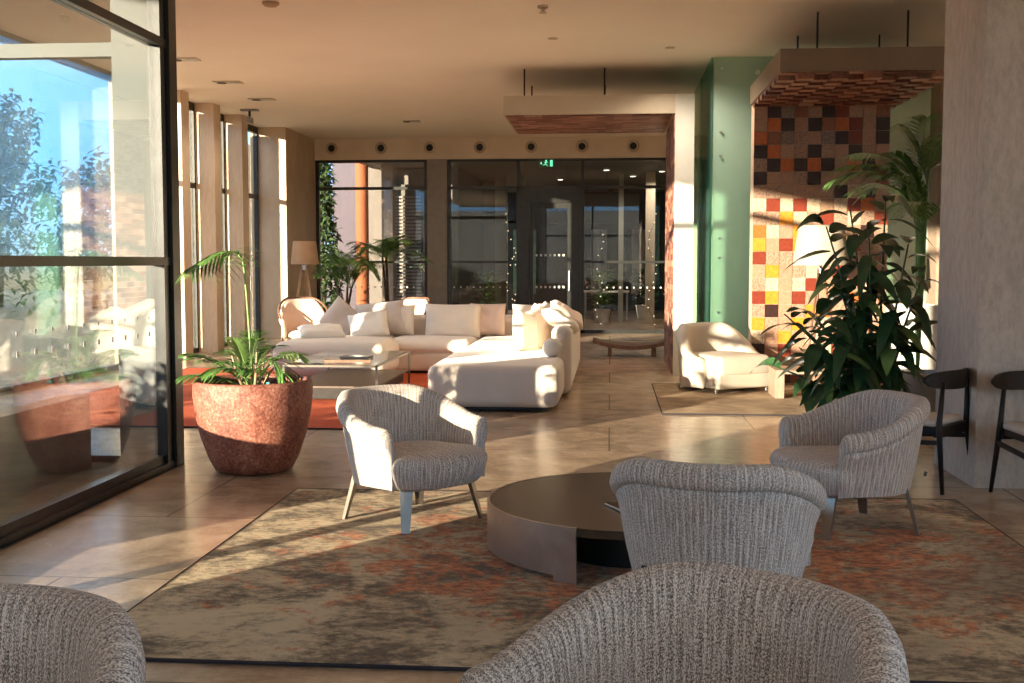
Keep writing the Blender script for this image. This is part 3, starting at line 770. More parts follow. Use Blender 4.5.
# ------------------------------------------------------------------ red planter with palm
pc = (-2.56, 8.06, 0)
po = thing('planter', 'large round red-brown glazed planter beside the near window', 'planter', pc)
MB().lathe([(.23,0),(.275,.015),(.32,.10),(.375,.26),(.41,.42),(.425,.56),(.422,.635),(.418,.652),(.405,.66),(.385,.655),(.375,.635),(.378,.55)], 72).build('pot', 'red_glaze', po, True, 50)
MB().lathe([(.376,.53),(.376,.572),(.2,.585),(.01,.59)], 40).build('soil', 'garden_soil', po, True)
pl = thing('potted_palm', 'small green palm with one tall arching frond growing in the red planter', 'palm', (pc[0], pc[1], .585))
specs = [(188,.56,48,.28,.22,24,.25),(200,.46,32,.30,.20,20,.25),(350,.62,72,.75,.26,14,.45),(240,.50,80,.25,.2,18,.35),(90,.5,82,.3,.2,18,.3),(130,.55,55,.35,.22,20,.25),(20,.62,66,.55,.22,10,.55),(60,.55,70,.4,.2,16,.3),
         (215,.5,50,.5,.2,20,.3),(345,.55,55,.35,.24,9,.5),(255,.45,62,.4,.18,16,.3),(100,.6,74,.3,.22,18,.35),(300,.4,60,.5,.18,14,.3)]
for az, L, rise, dp, ll, n_, bare in specs:
    mb = MB(); st = MB()
    frond(mb, st, (rnd.uniform(-.05,.05), rnd.uniform(-.05,.05), 0), az, L, rise, dp, ll, n_, .013, bare)
    fo = mb.build('frond', rnd.choice(['leaf_green','leaf_green','leaf_pale']), pl)
    st.build('stalk', 'leaf_pale', fo, True)
mb = MB(); st = MB(); K = 16; pts = []
for i in range(K+1):
    q = i/K; pts.append(Vector((-.10*q - .40*max(0,q-.55)**1.3*2.2, -.02*q, 1.02*math.sin(min(1,q*1.28)*math.pi/2) - .62*max(0,q-.62)**1.5)))
st.tube(pts,[.010-.006*i/K for i in range(K+1)],6)
for i in range(30):
    q = .50+.50*i/29; x = min(K-1,int(q*K)); p = pts[x].lerp(pts[x+1], q*K-x); d = (pts[x+1]-pts[x]).normalized()
    for sg in (-1,1):
        leaf(mb, p, d*.5+Vector((.05*sg,sg*.8,.1)) if i % 2 else d*.5+Vector((sg*.8,sg*.25,.05)), .26*(.6+.4*math.sin(math.pi*(q-.45)/.6)), .022, (0,0,1), droop=.55, fold=.3, seg=4)
fo = mb.build('frond','leaf_green',pl); st.build('stalk','leaf_pale',fo,True)
for k in range(5):
    a = k*1.3; MB().tube([(.07*math.cos(a), .07*math.sin(a), 0), (.12*math.cos(a), .12*math.sin(a), .12), (.16*math.cos(a), .16*math.sin(a), .16+.03*k)], [.013,.010,.005], 7).build('dry_stub', 'dry_stem', pl, True)
o = MB().bar((0,0,0),(0,0,.07),.022,.004).build('plant_marker', 'teal_plastic'); o.location = (pc[0]+.14, pc[1]-.10, .578); tag(o, 'small teal plant tag stuck in the soil of the red planter', 'plant tag')

# ------------------------------------------------------------------ sectional sofa
sf = thing('sectional_sofa', 'cream upholstered U-shaped sectional sofa with a deep chaise in front', 'sofa', (-2.3, 14, 0))
def L(x): return x+2.3
def seat(x0,x1,y0,y1,z0,z1,r=.11,bulge=.02,name='seat_cushion',mat='cream_upholstery'):
    return MB().rbox(L((x0+x1)/2), (y0+y1)/2-14, (z0+z1)/2, x1-x0, y1-y0, z1-z0, r, 4, bulge).build(name, mat, sf, True)
def plinth(x0,x1,y0,y1): return MB().box(L(x0),L(x1),y0-14,y1-14,.016,.06).build('plinth','black_metal',sf)
seat(-1.82,-.50,11.32,13.95,.05,.47,.085,.008); seat(-1.82,-.60,13.93,16.25,.05,.46)
seat(-3.00,-1.84,15.10,16.25,.28,.46,.08); seat(-4.22,-3.02,15.10,16.25,.28,.46,.08)
seat(-3.00,-1.84,15.12,16.25,.05,.29,.04,0,'base'); seat(-4.22,-3.02,15.12,16.25,.05,.29,.04,0,'base')
seat(-4.22,-2.78,14.02,15.10,.05,.50,.13,.02,'ottoman_seat')
seat(-.64,-.42,12.55,16.45,.05,.80,.09,.01,'backrest'); seat(-4.22,-2.35,16.22,16.48,.05,.74,.09,.01,'backrest'); seat(-2.35,-.66,16.22,16.48,.05,.74,.09,.01,'backrest')
plinth(-1.72,-.62,11.42,16.35); plinth(-4.12,-1.80,15.2,16.4); plinth(-4.12,-2.9,14.1,15.1)

def pillow(w, h, t, seed=0, n=16, wr=.012):
    mb = MB(); vs = []; fs = []
    for sg in (1,-1):
        for i in range(n+1):
            for j in range(n+1):
                u = -1+2*i/n; v = -1+2*j/n
                k = ((1-u**4)*(1-v**4))**.42
                pin = 1 - .07*(1-abs(u))*abs(v)**3*0 
                x = u*w/2*(1-.06*(1-abs(v)**2)*0 - .05*(1-v*v)*abs(u)**6); z = v*h/2*(1 - .05*(1-u*u)*abs(v)**6)
                nzv = noise.noise(Vector((u*1.7+seed*3.1, v*1.7, sg)))*wr*2 + noise.noise(Vector((u*4+seed, v*4, sg*2)))*wr
                vs.append((x, sg*(t/2*k + nzv*k), z))
    m_ = (n+1)**2
    for sg in (0,1):
        for i in range(n):
            for j in range(n):
                a = sg*m_+i*(n+1)+j; q = (a, a+1, a+n+2, a+n+1); fs.append(q if sg == 0 else q[::-1])
    bm = bmesh.new()
    bv = [bm.verts.new(p) for p in vs]
    for q in fs: bm.faces.new([bv[k] for k in q])
    bmesh.ops.remove_doubles(bm, verts=bm.verts, dist=.0004)
    bm.verts.index_update()
    mb.add([v.co.copy() for v in bm.verts], [[v.index for v in f.verts] for f in bm.faces]); bm.free()
    return mb
def cushion(px, w, h, t, rot, mat, label, seed, group='loose cushions on the sectional sofa'):
    o = pillow(w, h, t, seed).build('cushion', mat, None, True); o.location = px; o.rotation_euler = tuple(R(a) for a in rot)
    return tag(o, label, 'cushion', group)
cushion((-2.20,16.02,.67), .80,.50,.20,(-14,0,0),'cream_upholstery','wide plain cream cushion alone in the middle of the back row',1)
cushion((-1.72,16.12,.69), .52,.46,.16,(-10,0,-4),'rose_cushion','beige cushion peeking out right of the wide plain cream one',2)
cushion((-1.10,16.02,.68), .52,.48,.18,(-14,0,8),'taupe_cushion','taupe cushion in the far right corner of the sofa',3)
cushion((-.85,15.85,.70), .48,.46,.16,(-14,0,-40),'rose_cushion','beige cushion turned across the far right corner of the sofa',4)
cushion((-3.78,16.04,.66), .56,.50,.17,(-12,40,6),'taupe_cushion','taupe cushion standing on its corner at the left of the sofa',5)
cushion((-3.25,16.08,.70), .72,.48,.18,(-14,-6,0),'taupe_cushion','grey-beige cushion with a sunlit top edge in the left group',6)
cushion((-3.35,15.78,.62), .56,.40,.17,(-24,-10,6),'white_cushion','bright ivory cushion in front of the left group',7)
cushion((-3.78,14.85,.58), .60,.46,.15,(-78,0,20),'white_cushion','ivory cushion lying flat on the left seat',8)
cushion((-2.95,16.10,.68), .40,.44,.14,(-10,0,-8),'cream_upholstery','cream cushion at the right end of the left group',18)
cushion((-.98,13.35,.68), .46,.50,.16,(-10,12,64),'white_cushion','white cushion leaning nearest on the chaise',9)
cushion((-.86,13.75,.70), .48,.50,.16,(-12,-8,72),'cream_upholstery','cream cushion second from the front on the chaise',10)
cushion((-.82,14.20,.72), .52,.50,.17,(-14,10,78),'white_cushion','ivory cushion in the middle of the row along the right backrest',11)
cushion((-.80,14.70,.72), .52,.52,.17,(-14,-6,84),'taupe_cushion','taupe cushion behind the middle of the row along the right backrest',12)
cushion((-.80,15.25,.72), .50,.50,.17,(-14,4,90),'cream_upholstery','cream cushion farthest in the row along the right backrest',13)
cushion((-.56,13.10,.83), .56,.40,.17,(-62,8,82),'cream_upholstery','soft cream cushion slumped over the top of the right backrest',14)
cushion((-.52,13.9,.86), .60,.44,.15,(-60,-10,95),'rose_cushion','rose-beige cushion slumped along the top of the right backrest',15)
o = MB().lathe([(.002,-.105)]+[(.105*math.cos(R(a)), .105*math.sin(R(a))) for a in range(-80,81,10)]+[(.002,.105)], 24).build('ball_cushion', 'white_cushion', None, True)
o.location = (-.62,12.42,.575); tag(o, 'small round ball cushion at the near end of the right backrest', 'cushion', 'loose cushions on the sectional sofa')

# glass coffee table
gt = thing('glass_coffee_table', 'low rectangular glass coffee table with a dark metal frame on the orange rug', 'coffee table', (-2.95, 12.9, .0145))
fr = MB(); x0,x1,y0,y1,z = -.50,.50,-.98,.98,.385
for (a,b) in (((x0,y0,z),(x1,y0,z)),((x1,y0,z),(x1,y1,z)),((x1,y1,z),(x0,y1,z)),((x0,y1,z),(x0,y0,z))): fr.bar(a,b,.02,.022)
fr.build('frame', 'bronze_leg', gt)
for sx in (x0,x1):
    for sy in (y0,y1): MB().box(sx-.012,sx+.012,sy-.012,sy+.012,0,z).build('leg','bronze_leg',gt)
MB().box(x0+.005,x1-.005,y0+.005,y1-.005,z+.011,z+.019).build('glass_top','table_glass',gt)
MB().box(x0+.06,x1-.06,y0+.06,y1-.06,.03,.15).build('drawer_box','black_wood',gt)
MB().box(x0+.012,x1-.012,y0+.012,y1-.012,.150,.170).build('shelf','dark_walnut',gt)
o = MB().rbox(0,0,.012,.34,.22,.024,.005,2).build('magazine','screen_black'); o.location=(-2.85,12.75,.0145+.4045); tag(o,'dark magazine lying on the glass coffee table','magazine')
o = MB().bar((-.25,0,.02),(.25,0,.02),.05,.03).build('tray','walnut'); o.location=(-2.80,12.1,.0145+.4045); o.rotation_euler=(0,0,.05); tag(o,'thin dark wooden bar on the near end of the glass coffee table','tray')

# two wooden lounge chairs behind the sofa
def lounge_chair(loc, rz, label):
    t = thing('lounge_chair', label, 'chair', loc, rz, 'wooden lounge chairs behind the sofa')
    tub_shell(.36,.33,.30,.92,.62,100,.06,.05,30,.03,30,.02).build('backrest','rose_cushion',t,True,70)
    d_seat(.30,-.32,.26,.30,.42).build('seat','cream_upholstery',t,True,70)
    MB().tube([(.385*math.sin(R(a)), .355*math.cos(R(a)), .935-.30*max(0,(abs(a)-30)/75)**1.3) for a in range(-105,106,15)], .018, 8).build('top_rail','walnut',t,True)
    for sx in (-1,1):
        for sy in (-1,1): MB().tube([(sx*.28,sy*.24,.32),(sx*.32,sy*.29,0)],[.022,.014],8).build('leg','walnut',t,True)
    return t
lounge_chair((-4.75,17.55,0), 25, 'wooden lounge chair with a cream back beside the standing lamp')
lounge_chair((-3.15,17.6,0), -30, 'brown wooden lounge chair behind the middle of the sofa')

# left floor lamp
t = thing('floor_lamp', 'wooden tripod floor lamp with a brown shade near the far left pier', 'lamp', (-5.30,19.7,0))
MB().lathe([(.20,1.86),(.245,1.46),(.243,1.46),(.198,1.86)],32).build('lamp_shade','brown_shade',t,True,40)
for k in range(3):
    a = R(90+120*k); MB().bar((.045*math.cos(a),.045*math.sin(a),1.44),(.27*math.cos(a),.27*math.sin(a),0),.045,.05).build('leg','oak',t)
MB().lathe([(.06,1.36),(.06,1.45),(.015,1.46),(.015,1.66)],20).build('stem','steel',t,True,40)
# right floor lamp
t = thing('floor_lamp', 'tripod floor lamp with a wide cream shade in front of the tile wall', 'lamp', (2.34,13.1,0))
MB().lathe([(.245,1.905),(.31,1.465),(.308,1.465),(.243,1.905)],40).build('lamp_shade','shade_linen',t,True,40)
for k in range(3):
    a = R(100+120*k); MB().tube([(.03*math.cos(a),.03*math.sin(a),1.42),(.26*math.cos(a),.26*math.sin(a),0.014)],[.012,.012],8).build('leg','walnut',t,True)
MB().lathe([(.04,1.38),(.04,1.43),(.012,1.44),(.012,1.66)],16).build('stem','steel',t,True,40)

# plants by the far glass
def big_palm(loc, h, label, seed, nf=11, stems=3, ll=.32, L0=1.0, rs=(25,75)):
    t = thing('potted_palm', label, 'palm', loc, 0, 'palms by the far glazing'); rr = random.Random(seed)
    MB().lathe([(.18,0),(.24,.38),(.25,.40),(.23,.40),(.22,.34)],24).build('pot','grey_plastic',t,True,40)
    MB().lathe([(.225,.31),(.225,.345)],24).build('soil','garden_soil',t)
    tips = []
    for k in range(stems):
        a = k*2.1+seed; sp = .16 if stems > 1 else .03
        pts = [(.03*math.cos(a),.03*math.sin(a),.33),(sp*.5*math.cos(a),sp*.5*math.sin(a),.33+(h-.33)*.5),(sp*math.cos(a),sp*math.sin(a),h*(.9+.1*rr.random()))]
        MB().tube(pts,[.03,.026,.02],8).build('stem','bark',t,True); tips.append(pts[-1])
    for k in range(nf):
        mb = MB(); st = MB(); p = tips[k % stems]
        frond(mb, st, p, k*360/nf*1.618*2+rr.uniform(-20,20), L0*rr.uniform(.8,1.15), rr.uniform(*rs), rr.uniform(.3,.7), ll, 20, .014, .15)
        fo = mb.build('frond', rr.choice(['leaf_green','leaf_green','leaf_pale']), t); st.build('stalk','leaf_green',fo)
big_palm((-5.10,21.9,0), 1.05, 'bushy palm with several stems in front of the far left glass', 1, 24, 4, .34, 1.25, (50,86))
big_palm((-4.45,22.9,0), 1.60, 'palm with a single forked trunk in front of the far left glass', 2, 20, 2, .34, .85, (20,85))

# ------------------------------------------------------------------ tiled portals
def brick_face(mb, axis, c, u0, u1, v0, v1, bw, bh, off, kinds, seed, depth=.012, sgn=-1, gap=.004, jit=0.004):
    rr = random.Random(seed); v = v0; row = 0
    while v < v1-.01:
        u = u0 - (bw/2 if (row % 2 and off) else 0)
        while u < u1-.005:
            a = max(u,u0)+gap/2; b = min(u+bw,u1)-gap/2; d = depth + rr.uniform(0,jit)
            if b-a > .01:
                vv = min(v+bh, v1); m_ = rr.randrange(kinds)
                lo, hi = (c, c+sgn*d) if sgn > 0 else (c+sgn*d, c)
                if axis == 'x': mb.box(lo,hi,a,b,v+gap/2,vv-gap/2,m_)
                elif axis == 'y': mb.box(a,b,lo,hi,v+gap/2,vv-gap/2,m_)
                else: mb.box(a,b,v+gap/2,vv-gap/2,lo,hi,m_)
            u += bw
        v += bh; row += 1
BR = ['brick_a','brick_b','brick_c','brick_d']
# portal 1: wall at x .82..1.09, canopy reaching left
t = thing('tiled_partition', 'pale freestanding wall with a brick-lined canopy hanging before the far glazing', 'partition', (.96,16.5,0))
t1 = t; ox, oy = .96, 16.5
MB().box(.84-ox,1.09-ox,15.40-oy,17.60-oy,0,3.70).build('panel','white_render',t)
b = MB(); brick_face(b,'x',.84-ox,15.42-oy,17.58-oy,0,3.43,.24,.08,True,4,3); b.build('brick_face',BR,t)
cn = MB().box(-1.43-ox,.84-ox,15.40-oy,17.60-oy,3.45,3.70).build('canopy','canopy_metal',t)
b = MB(); brick_face(b,'z',3.45,-1.40-ox,.80-ox,15.44-oy,17.56-oy,.24,.11,True,4,4); b.build('soffit_tiles',BR,t)
for x in (-1.17,-.09):
    for y in (15.7,17.2): MB().tube([(x-ox,y-oy,3.70),(x-ox,y-oy,H)],.011,8).build('hanging_rod','black_metal',t)
# portal 2: mosaic wall
t = thing('tiled_partition', 'wall of square red, orange and cream glazed tiles under a hanging tiled canopy', 'partition', (2.53,14.4,0))
ox, oy = 2.53, 14.4
MB().box(1.72-ox,3.32-ox,14.22-oy,14.50-oy,0,3.42).build('panel','grout',t)
rows = ['pkgbpkrptb','tokpkbortk','obgxpgkrpk','kotxkxpkxp','xkokoktokt','ktpxkttxxr','xxtptxkckt','crcrctcrot','xxycxrxcxr','ocpypxptkx',
        'ypryppcoxc','rxxpkpxcpx','pypxcxrpyp','xcpcrpxpcx','ryprxpxoxp','xkpxyopxpc','yxpyxcxprx','cpypcxpyxp','kprpxcrpxp','pkpcpkxxcp','xpkrpxpcpk','prcpxypkxp','kpxpcrpxpk']
keys = list(TILE.keys()); b = MB(); ts = .160; rr = random.Random(5)
for r_ in range(21):
    for c_ in range(10):
        k = rows[r_ % len(rows)][c_]; x = 1.72-ox+c_*ts; z1 = 3.385-r_*ts; z0 = max(0.002, z1-ts+.005)
        yy = 14.22-oy; d = .012+rr.uniform(0,.006)
        b.box(x+.0025, x+ts-.0025, yy-d, yy, z0, z1, keys.index(k))
b.build('mosaic_tiles', ['tile_'+k for k in keys], t)
MB().box(1.70-ox,3.42-ox,11.98-oy,14.50-oy,3.42,3.65).build('canopy','dark_canopy_metal',t)
b = MB(); rr = random.Random(9)
for i in range(10):
    for j in range(15):
        x = 1.71-ox+i*.170; y = 12.0-oy+j*.164; off = .05*((i+j) % 2) + .015*rr.random()
        b.box(x+.002,x+.168,y+.002,y+.162,3.415-off,3.425, rr.choice([0,1,1,3,2,2,0]))
b.build('soffit_tiles', BR, t)
for x in (2.14,3.06):
    for y in (12.42,13.7): MB().tube([(x-ox,y-oy,3.65),(x-ox,y-oy,H)],.011,8).build('hanging_rod','black_metal',t)

# green glass lift shaft screen
t = thing('glass_screen', 'tall pale green glass enclosure between the two tiled walls', 'glass screen', (2.6,15.0,0))
MB().box(-1.30,.0,0,.016,0,H-.004).build('front_pane','milky_green_glass',t)
MB().box(.02,1.9,0,.016,0,H-.004).build('front_pane','milky_green_glass',t)
MB().box(-1.33,-1.31,.0,1.7,0,H-.004).build('side_pane','teal_pane',t)
MB().box(-1.33,-1.31,1.72,3.4,0,H-.004).build('side_pane','teal_pane',t)
for z in (.55,.85,1.55,1.80,2.85,3.15,3.95):
    for x in (-1.20,):
        MB().lathe([(.018,0),(.018,.03)],12).xf(Matrix.Translation((x,0,z))@Matrix.Rotation(R(90),4,'X')).build('clamp','steel',t)
for z in (3.90,):
    MB().lathe([(.03,0),(.03,.03)],12).xf(Matrix.Translation((-.75,0,z))@Matrix.Rotation(R(90),4,'X')).build('clamp','steel',t)
struct(MB().box(1.36,3.3,15.35,18.3,0,H).build('partition_core','white_render'))
struct(MB().box(4.0,4.4,14.6,15.0,0,H).build('partition_post','brown_render'))

# ------------------------------------------------------------------ cream tub armchair
t = thing('tub_armchair', 'smooth cream tub armchair standing on the beige rug', 'armchair', (1.28,13.62,.0145), 32)
tub_shell(.50,.42,.05,.76,.40,118,.13,.03,48,.06,28,.02,2.4,False).build('backrest','cream_leather',t,True,70)
MB().rbox(0,-.12,.30,.74,.76,.24,.06,4,.02).build('seat','cream_leather',t,True)
MB().rbox(0,-.13,.14,.76,.74,.18,.03,3).build('base','cream_leather',t,True)
for sx in (-.36,.36):
    for sy in (-.42,.30): MB().lathe([(.02,0),(.02,.06)],12,(sx,sy,0)).build('foot','steel',t)

# low wooden bench beside it, brown daybed near the door
t = thing('side_table', 'low wooden side table between the cream armchair and the leafy plant', 'side table', (2.18,12.95,.0145))
MB().box(-.38,.42,-.30,.30,.27,.31).build('table_top','grey_oak',t)
for sx in (-.33,.37):
    MB().box(sx-.05,sx+.05,-.26,.26,0,.27).build('leg','grey_oak',t)
t = thing('daybed', 'low brown wooden boat-shaped bench on the floor before the far glazing', 'bench', (.35,18.5,0))
b = MB(); k = 14; vs = []
for i in range(k+1):
    u = -1+2*i/k; z = .12+.10*u*u
    for y, dz in ((-.35,.0),(.35,.0),(.35,.06),(-.35,.06)): vs.append((u*.62, y*(1-.25*u*u), z+dz))
b.add(vs, [(i*4+j, i*4+(j+1)%4, i*4+4+(j+1)%4, i*4+4+j) for i in range(k) for j in range(4)]+[(3,2,1,0),(k*4,k*4+1,k*4+2,k*4+3)]); b.build('seat','walnut',t,True,40)
for sx in (-.35,.35): MB().box(sx-.03,sx+.03,-.25,.25,0,.145).build('leg','walnut',t)

# ------------------------------------------------------------------ leafy plant + palm at right
t = thing('planter', 'tall white planter standing in sunlight behind the big-leaved plant', 'planter', (3.42,13.35,0))
MB().lathe([(.24,0),(.27,.02),(.34,.95),(.345,1.02),(.315,1.02),(.30,.9)],4).xf(Matrix.Rotation(R(45),4,'Z')).build('pot','white_render',t)
MB().box(-.2,.2,-.2,.2,.86,.90).build('soil','garden_soil',t)
t = thing('kentia_palm', 'tall feathery palm rising behind the big-leaved plant next to the pillar', 'palm', (2.95,11.3,0))
MB().lathe([(.20,0),(.27,.42),(.28,.45),(.25,.45),(.24,.38)],28).build('pot','grey_plastic',t,True,40)
MB().lathe([(.245,.35),(.245,.39)],24).build('soil','garden_soil',t)
rr = random.Random(77)
for k in range(15):
    mb = MB(); st = MB(); a = rr.uniform(0,360) if k > 5 else (170+rr.uniform(-40,40))
    h0 = rr.uniform(1.8,2.35)
    st.tube([(0,0,.37),(.03*math.cos(a),.03*math.sin(a),h0*.6),(.05*math.cos(a),.05*math.sin(a),h0)],[.014,.012,.009],6)
    frond(mb, st, (.05*math.cos(a),.05*math.sin(a),h0), a, rr.uniform(.8,1.1), rr.uniform(35,80), rr.uniform(.3,.6), .34, 30, .014, .10)
    fo = mb.build('frond','leaf_green',t); st.build('stalk','leaf_green',fo)
t = thing('rubber_plant', 'large dark big-leaved plant hiding the left side of the pillar', 'plant', (2.12,9.35,0))
MB().lathe([(.20,0),(.26,.30),(.28,.33),(.25,.33),(.24,.28)],28).build('pot','white_plastic',t,True,40)
MB().lathe([(.245,.25),(.245,.29)],24).build('soil','garden_soil',t)
rr = random.Random(14); mb = MB(); mb2 = MB()
for k in range(15):
    a = rr.uniform(0,6.28); reach = rr.uniform(.15,.55); top = rr.uniform(.9,2.05) if k > 4 else rr.uniform(.55,1.35)
    if k < 5: a = 3.14 + rr.uniform(-.7,.7); reach = rr.uniform(.5,.85)
    if math.cos(a) > 0: reach *= .95
    pts = [Vector((.05*math.cos(a),.05*math.sin(a),.27))]
    for i in range(1,7):
        q = i/6; pts.append(Vector((math.cos(a)*reach*q**1.4 + .05*math.cos(a), math.sin(a)*reach*q**1.4*.8, .27+(top-.27)*q)))
    MB().tube(pts,[.014,.013,.012,.011,.009,.008,.006],7).build('stem','leaf_dark',t,True)
    nl = int(7+top*6)
    for j in range(nl):
        q = .30+.70*j/(nl-1); x = q*6; i = min(5,int(x)); p = pts[i].lerp(pts[i+1], x-i); b_ = a + j*2.4 + rr.uniform(-.4,.4)
        if j >= nl-3: el = rr.uniform(.1,.9)
        else: el = rr.uniform(-.55,.35)
        d = Vector((math.cos(b_),math.sin(b_)*.9,el))
        leaf(mb if rr.random() > .06 else mb2, p + d*.03, d, rr.uniform(.26,.40), rr.uniform(.10,.145), (rr.gauss(0,.25),rr.gauss(0,.25)-.3,1), droop=rr.uniform(.25,.9), fold=rr.uniform(.1,.3), seg=6)
mb.build('foliage','leaf_dark',t,True); mb2.build('young_leaves','leaf_pale',t,True)

# ------------------------------------------------------------------ dark dining chairs by the pillar
def dark_chair(loc, rz, label):
    # front is -Y
    t = thing('dining_chair', label, 'chair', loc, rz, 'dark wooden chairs by the pillar')
    for sx in (-1,1):
        MB().tube([(sx*.255,.27,0),(sx*.225,.225,.43),(sx*.20,.235,.72)],[.013,.020,.013],10).build('leg','black_wood',t,True)
        MB().tube([(sx*.23,-.22,0),(sx*.20,-.18,.425)],[.013,.019],10).build('leg','black_wood',t,True)
        MB().bar((sx*.215,-.18,.30),(sx*.235,.22,.33),.016,.03).build('stretcher','black_wood',t)
    MB().box(-.21,.21,-.20,.20,.385,.43).box(-.225,.225,.19,.235,.36,.43).build('seat_frame','black_wood',t)
    MB().rbox(0,-.005,.448,.44,.42,.045,.02,3,.006).build('seat','chair_pad',t,True)
    b = MB(); k = 18; vs = []
    for i in range(k+1):
        u = -1+2*i/k; x = u*.315; y = .275-.12*u*u; hh_ = .062*math.sqrt(max(.02,1-u**4)); z = .735
        for dy, dz in ((-.010,-hh_),(.012,-hh_),(.012,hh_),(-.010,hh_)): vs.append((x,y+dy,z+dz))
    b.add(vs, [(i*4+j, i*4+(j+1)%4, i*4+4+(j+1)%4, i*4+4+j) for i in range(k) for j in range(4)]+[(3,2,1,0),(k*4,k*4+1,k*4+2,k*4+3)]); b.build('backrest','black_wood',t,True,50)
dark_chair((2.09,7.92,0), -128, 'dark wooden chair with a beige pad between the pillar and the leafy plant')
dark_chair((2.76,7.42,0), 4, 'dark wooden chair cut off at the right edge in front of the pillar')

# ------------------------------------------------------------------ ceiling and bulkhead fittings
for i, (x, y) in enumerate([(-5.48,14.57),(-5.53,16.46),(-5.56,18.2),(-3.67,21.25)]):
    t = thing('ceiling_downlight', ['twin ceiling downlight nearest to us on the left', 'twin ceiling downlight in the middle of the left row', 'twin ceiling downlight farthest in the left row', 'small ceiling downlight alone before the far bulkhead'][i], 'downlight', (x,y,H), 0, 'recessed ceiling downlights')
    w = .20 if i < 3 else .15
    MB().box(-w,w,-.11,.11,-.012,0).build('frame','canopy_metal',t)
    for sx in (-.09,.09):
        MB().lathe([(.068,-.013),(.068,-.020),(.05,-.021)],20,(sx,0,0)).build('lamp','steel' if sx > 0 else 'black_hole',t)
t = thing('smoke_detector','round smoke detector on the ceiling near the top edge','smoke detector',(-3.41,11.5,H))
MB().lathe([(.085,0),(.085,-.02),(.06,-.04),(.01,-.042)],28).build('body','brown_shade',t,True,40)
t = thing('sprinkler','brass ceiling sprinkler near the top edge of the photo','sprinkler',(-.70,11.9,H))
MB().lathe([(.055,0),(.055,-.02),(.02,-.03),(.018,-.06),(.04,-.065),(.04,-.072)],20).build('head','canopy_metal',t,True,40)
t = thing('ceiling_spot','tiny recessed spot on the ceiling right of the sprinkler','ceiling spot',(-.68,13.6,H))
MB().lathe([(.06,0),(.06,-.008),(.04,-.012),(.01,-.012)],20).build('rim','canopy_metal',t)
t = thing('ceiling_spot','tiny recessed spot on the ceiling above the green glass','ceiling spot',(.71,14.3,H))
MB().lathe([(.06,0),(.06,-.008),(.04,-.012),(.01,-.012)],20).build('rim','canopy_metal',t)
t = thing('security_camera','small dark security camera hanging from the ceiling by the fins','camera',(-6.15,19.4,H))
MB().box(-.15,.15,-.06,.06,-.03,0).build('bracket','grey_plastic',t)
MB().tube([(0,0,-.03),(0,0,-.12)],.02,10).build('stem','black_metal',t)
MB().rbox(.01,-.04,-.19,.10,.18,.11,.03,3).build('body','grey_plastic',t,True)
nm = ['leftmost','second from left','third from left','middle','third from right','second from right','rightmost']
for i, x in enumerate([-5.90,-4.84,-3.80,-2.74,-1.66,-.60,.46]):
    t = thing('air_nozzle', nm[i]+' round air nozzle in the bulkhead row above the far glazing', 'air nozzle', (x,24.2,3.90), 0, 'round air nozzles on the bulkhead')
    rot = Matrix.Rotation(R(90),4,'X')
    MB().lathe([(.125,0),(.125,.03),(.10,.05),(.075,.045),(.075,.02)],28).xf(rot).build('ring','canopy_metal',t,True,40)
    MB().lathe([(.075,.02),(.07,.03),(.01,.031)],24).xf(rot).build('nozzle','black_hole',t)
for x, y in [(-5.48,14.57),(-5.53,16.46),(-5.56,18.2),(-3.67,21.25),(-.68,13.6),(.71,14.3)]: spot((x,y,H-.05), 120 if x > .5 else 38, 150)
# exit sign
t = thing('exit_sign','green running-man exit sign hanging above the black door','sign',(-1.32,24.12,3.55))
MB().box(-.17,.17,-.02,.02,-.085,.085).build('housing','leaf_dark',t)
g = MB().lathe([(.018,0),(.018,.004)],10).xf(Matrix.Translation((-.02,-.022,.052))@Matrix.Rotation(R(90),4,'X'))
y = -.023
for a, b_, w in [((-.02,y,.035),(-.035,y,-.01),.026),((-.02,y,.03),(.02,y,.015),.011),((-.02,y,.03),(-.06,y,.018),.011),((-.035,y,-.01),(-.005,y,-.035),.013),((-.005,y,-.035),(.005,y,-.065),.012),((-.035,y,-.01),(-.06,y,-.035),.013),((-.06,y,-.035),(-.09,y,-.035),.012)]:
    g.bar(a,b_,.004,w,up=(0,0,1))
g.box(.06,.115,y-.002,y+.002,-.065,.065); g.box(-.14,-.11,y-.002,y+.002,-.012,.012)
g.add([(-.11,y,-.03),(-.11,y,.03),(-.148,y,0)],[(0,1,2)])
g.build('pictogram','exit_green',t)
MB().tube([(0,0,.085),(0,0,.12)],.008,8).build('hanger','steel',t)

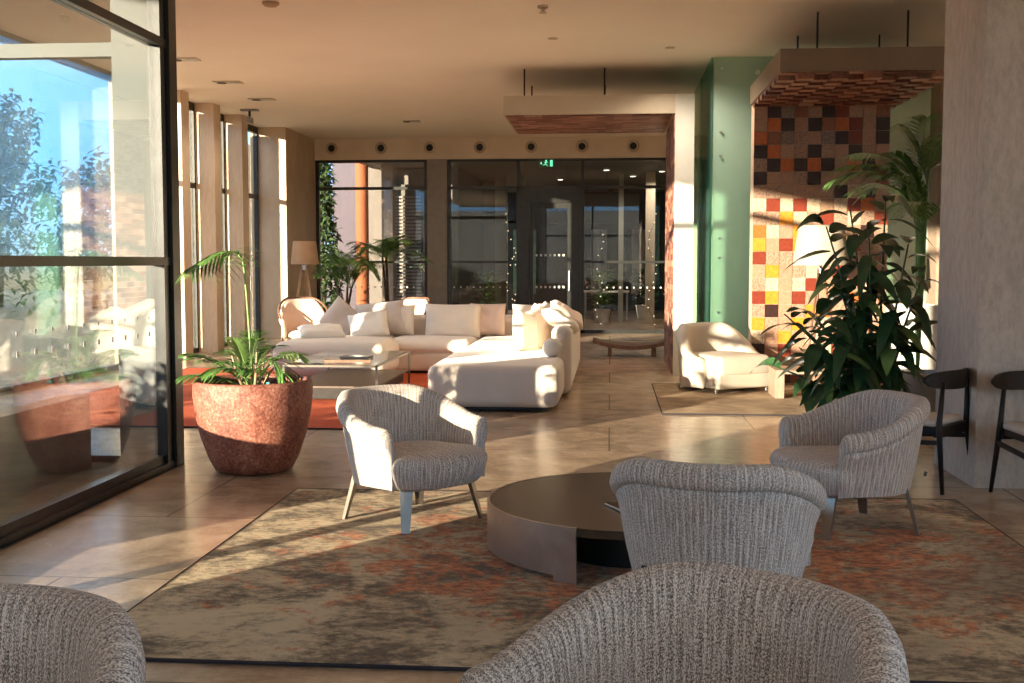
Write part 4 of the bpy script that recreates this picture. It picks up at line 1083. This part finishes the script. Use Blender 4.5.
# ------------------------------------------------------------------ light
sc = bpy.context.scene
az, el = R(36.8), R(6.9)
d = Vector((math.sin(az)*math.cos(el), math.cos(az)*math.cos(el), -math.sin(el)))
sl = bpy.data.lights.new('sun','SUN'); sl.energy = 20.0; sl.color = (1.0,.83,.62); sl.angle = R(.55)
so = bpy.data.objects.new('sun', sl); C.objects.link(so); so.rotation_euler = d.to_track_quat('-Z','Y').to_euler(); so.location = (-20,-20,10)
w = bpy.data.worlds.new('World'); sc.world = w; w.use_nodes = True; nt = w.node_tree; nt.nodes.clear()
tc = nt.nodes.new('ShaderNodeTexCoord'); sx = nt.nodes.new('ShaderNodeSeparateXYZ'); nt.links.new(tc.outputs['Generated'], sx.inputs[0])
skyc = ramp(nt, math_(nt, 'MULTIPLY_ADD', sx.outputs[2], .5, .5), [(.0,(.14,.11,.08)),(.495,(.20,.16,.12)),(.505,(.22,.34,.48)),(.54,(.15,.34,.62)),(.62,(.20,.38,.62)),(.80,(.66,.65,.64)),(1.0,(.74,.68,.60))])
bg = nt.nodes.new('ShaderNodeBackground'); bg.inputs[1].default_value = 4.9
ow = nt.nodes.new('ShaderNodeOutputWorld'); nt.links.new(skyc, bg.inputs[0]); nt.links.new(bg.outputs[0], ow.inputs[0])

cam = bpy.data.cameras.new('camera'); cam.sensor_width = 36; cam.lens = 1150/1024*36; cam.clip_end = 300; cam.clip_start = .05
co = bpy.data.objects.new('camera', cam); C.objects.link(co); co.location = (0,0,1.5)
co.rotation_euler = (math.pi/2 - math.atan(79.5/1150), 0, math.atan(98/1150)); sc.camera = co
vs_ = sc.view_settings; vs_.view_transform = 'Standard'; vs_.look = 'None'; vs_.gamma = 1; vs_.use_curve_mapping = False; vs_.exposure = 0.5
cy = sc.cycles; cy.use_denoising = True; cy.max_bounces = 10; cy.diffuse_bounces = 6; cy.glossy_bounces = 4; cy.transparent_max_bounces = 24; cy.transmission_bounces = 4
cy.sample_clamp_indirect = 8; cy.caustics_reflective = False; cy.caustics_refractive = False
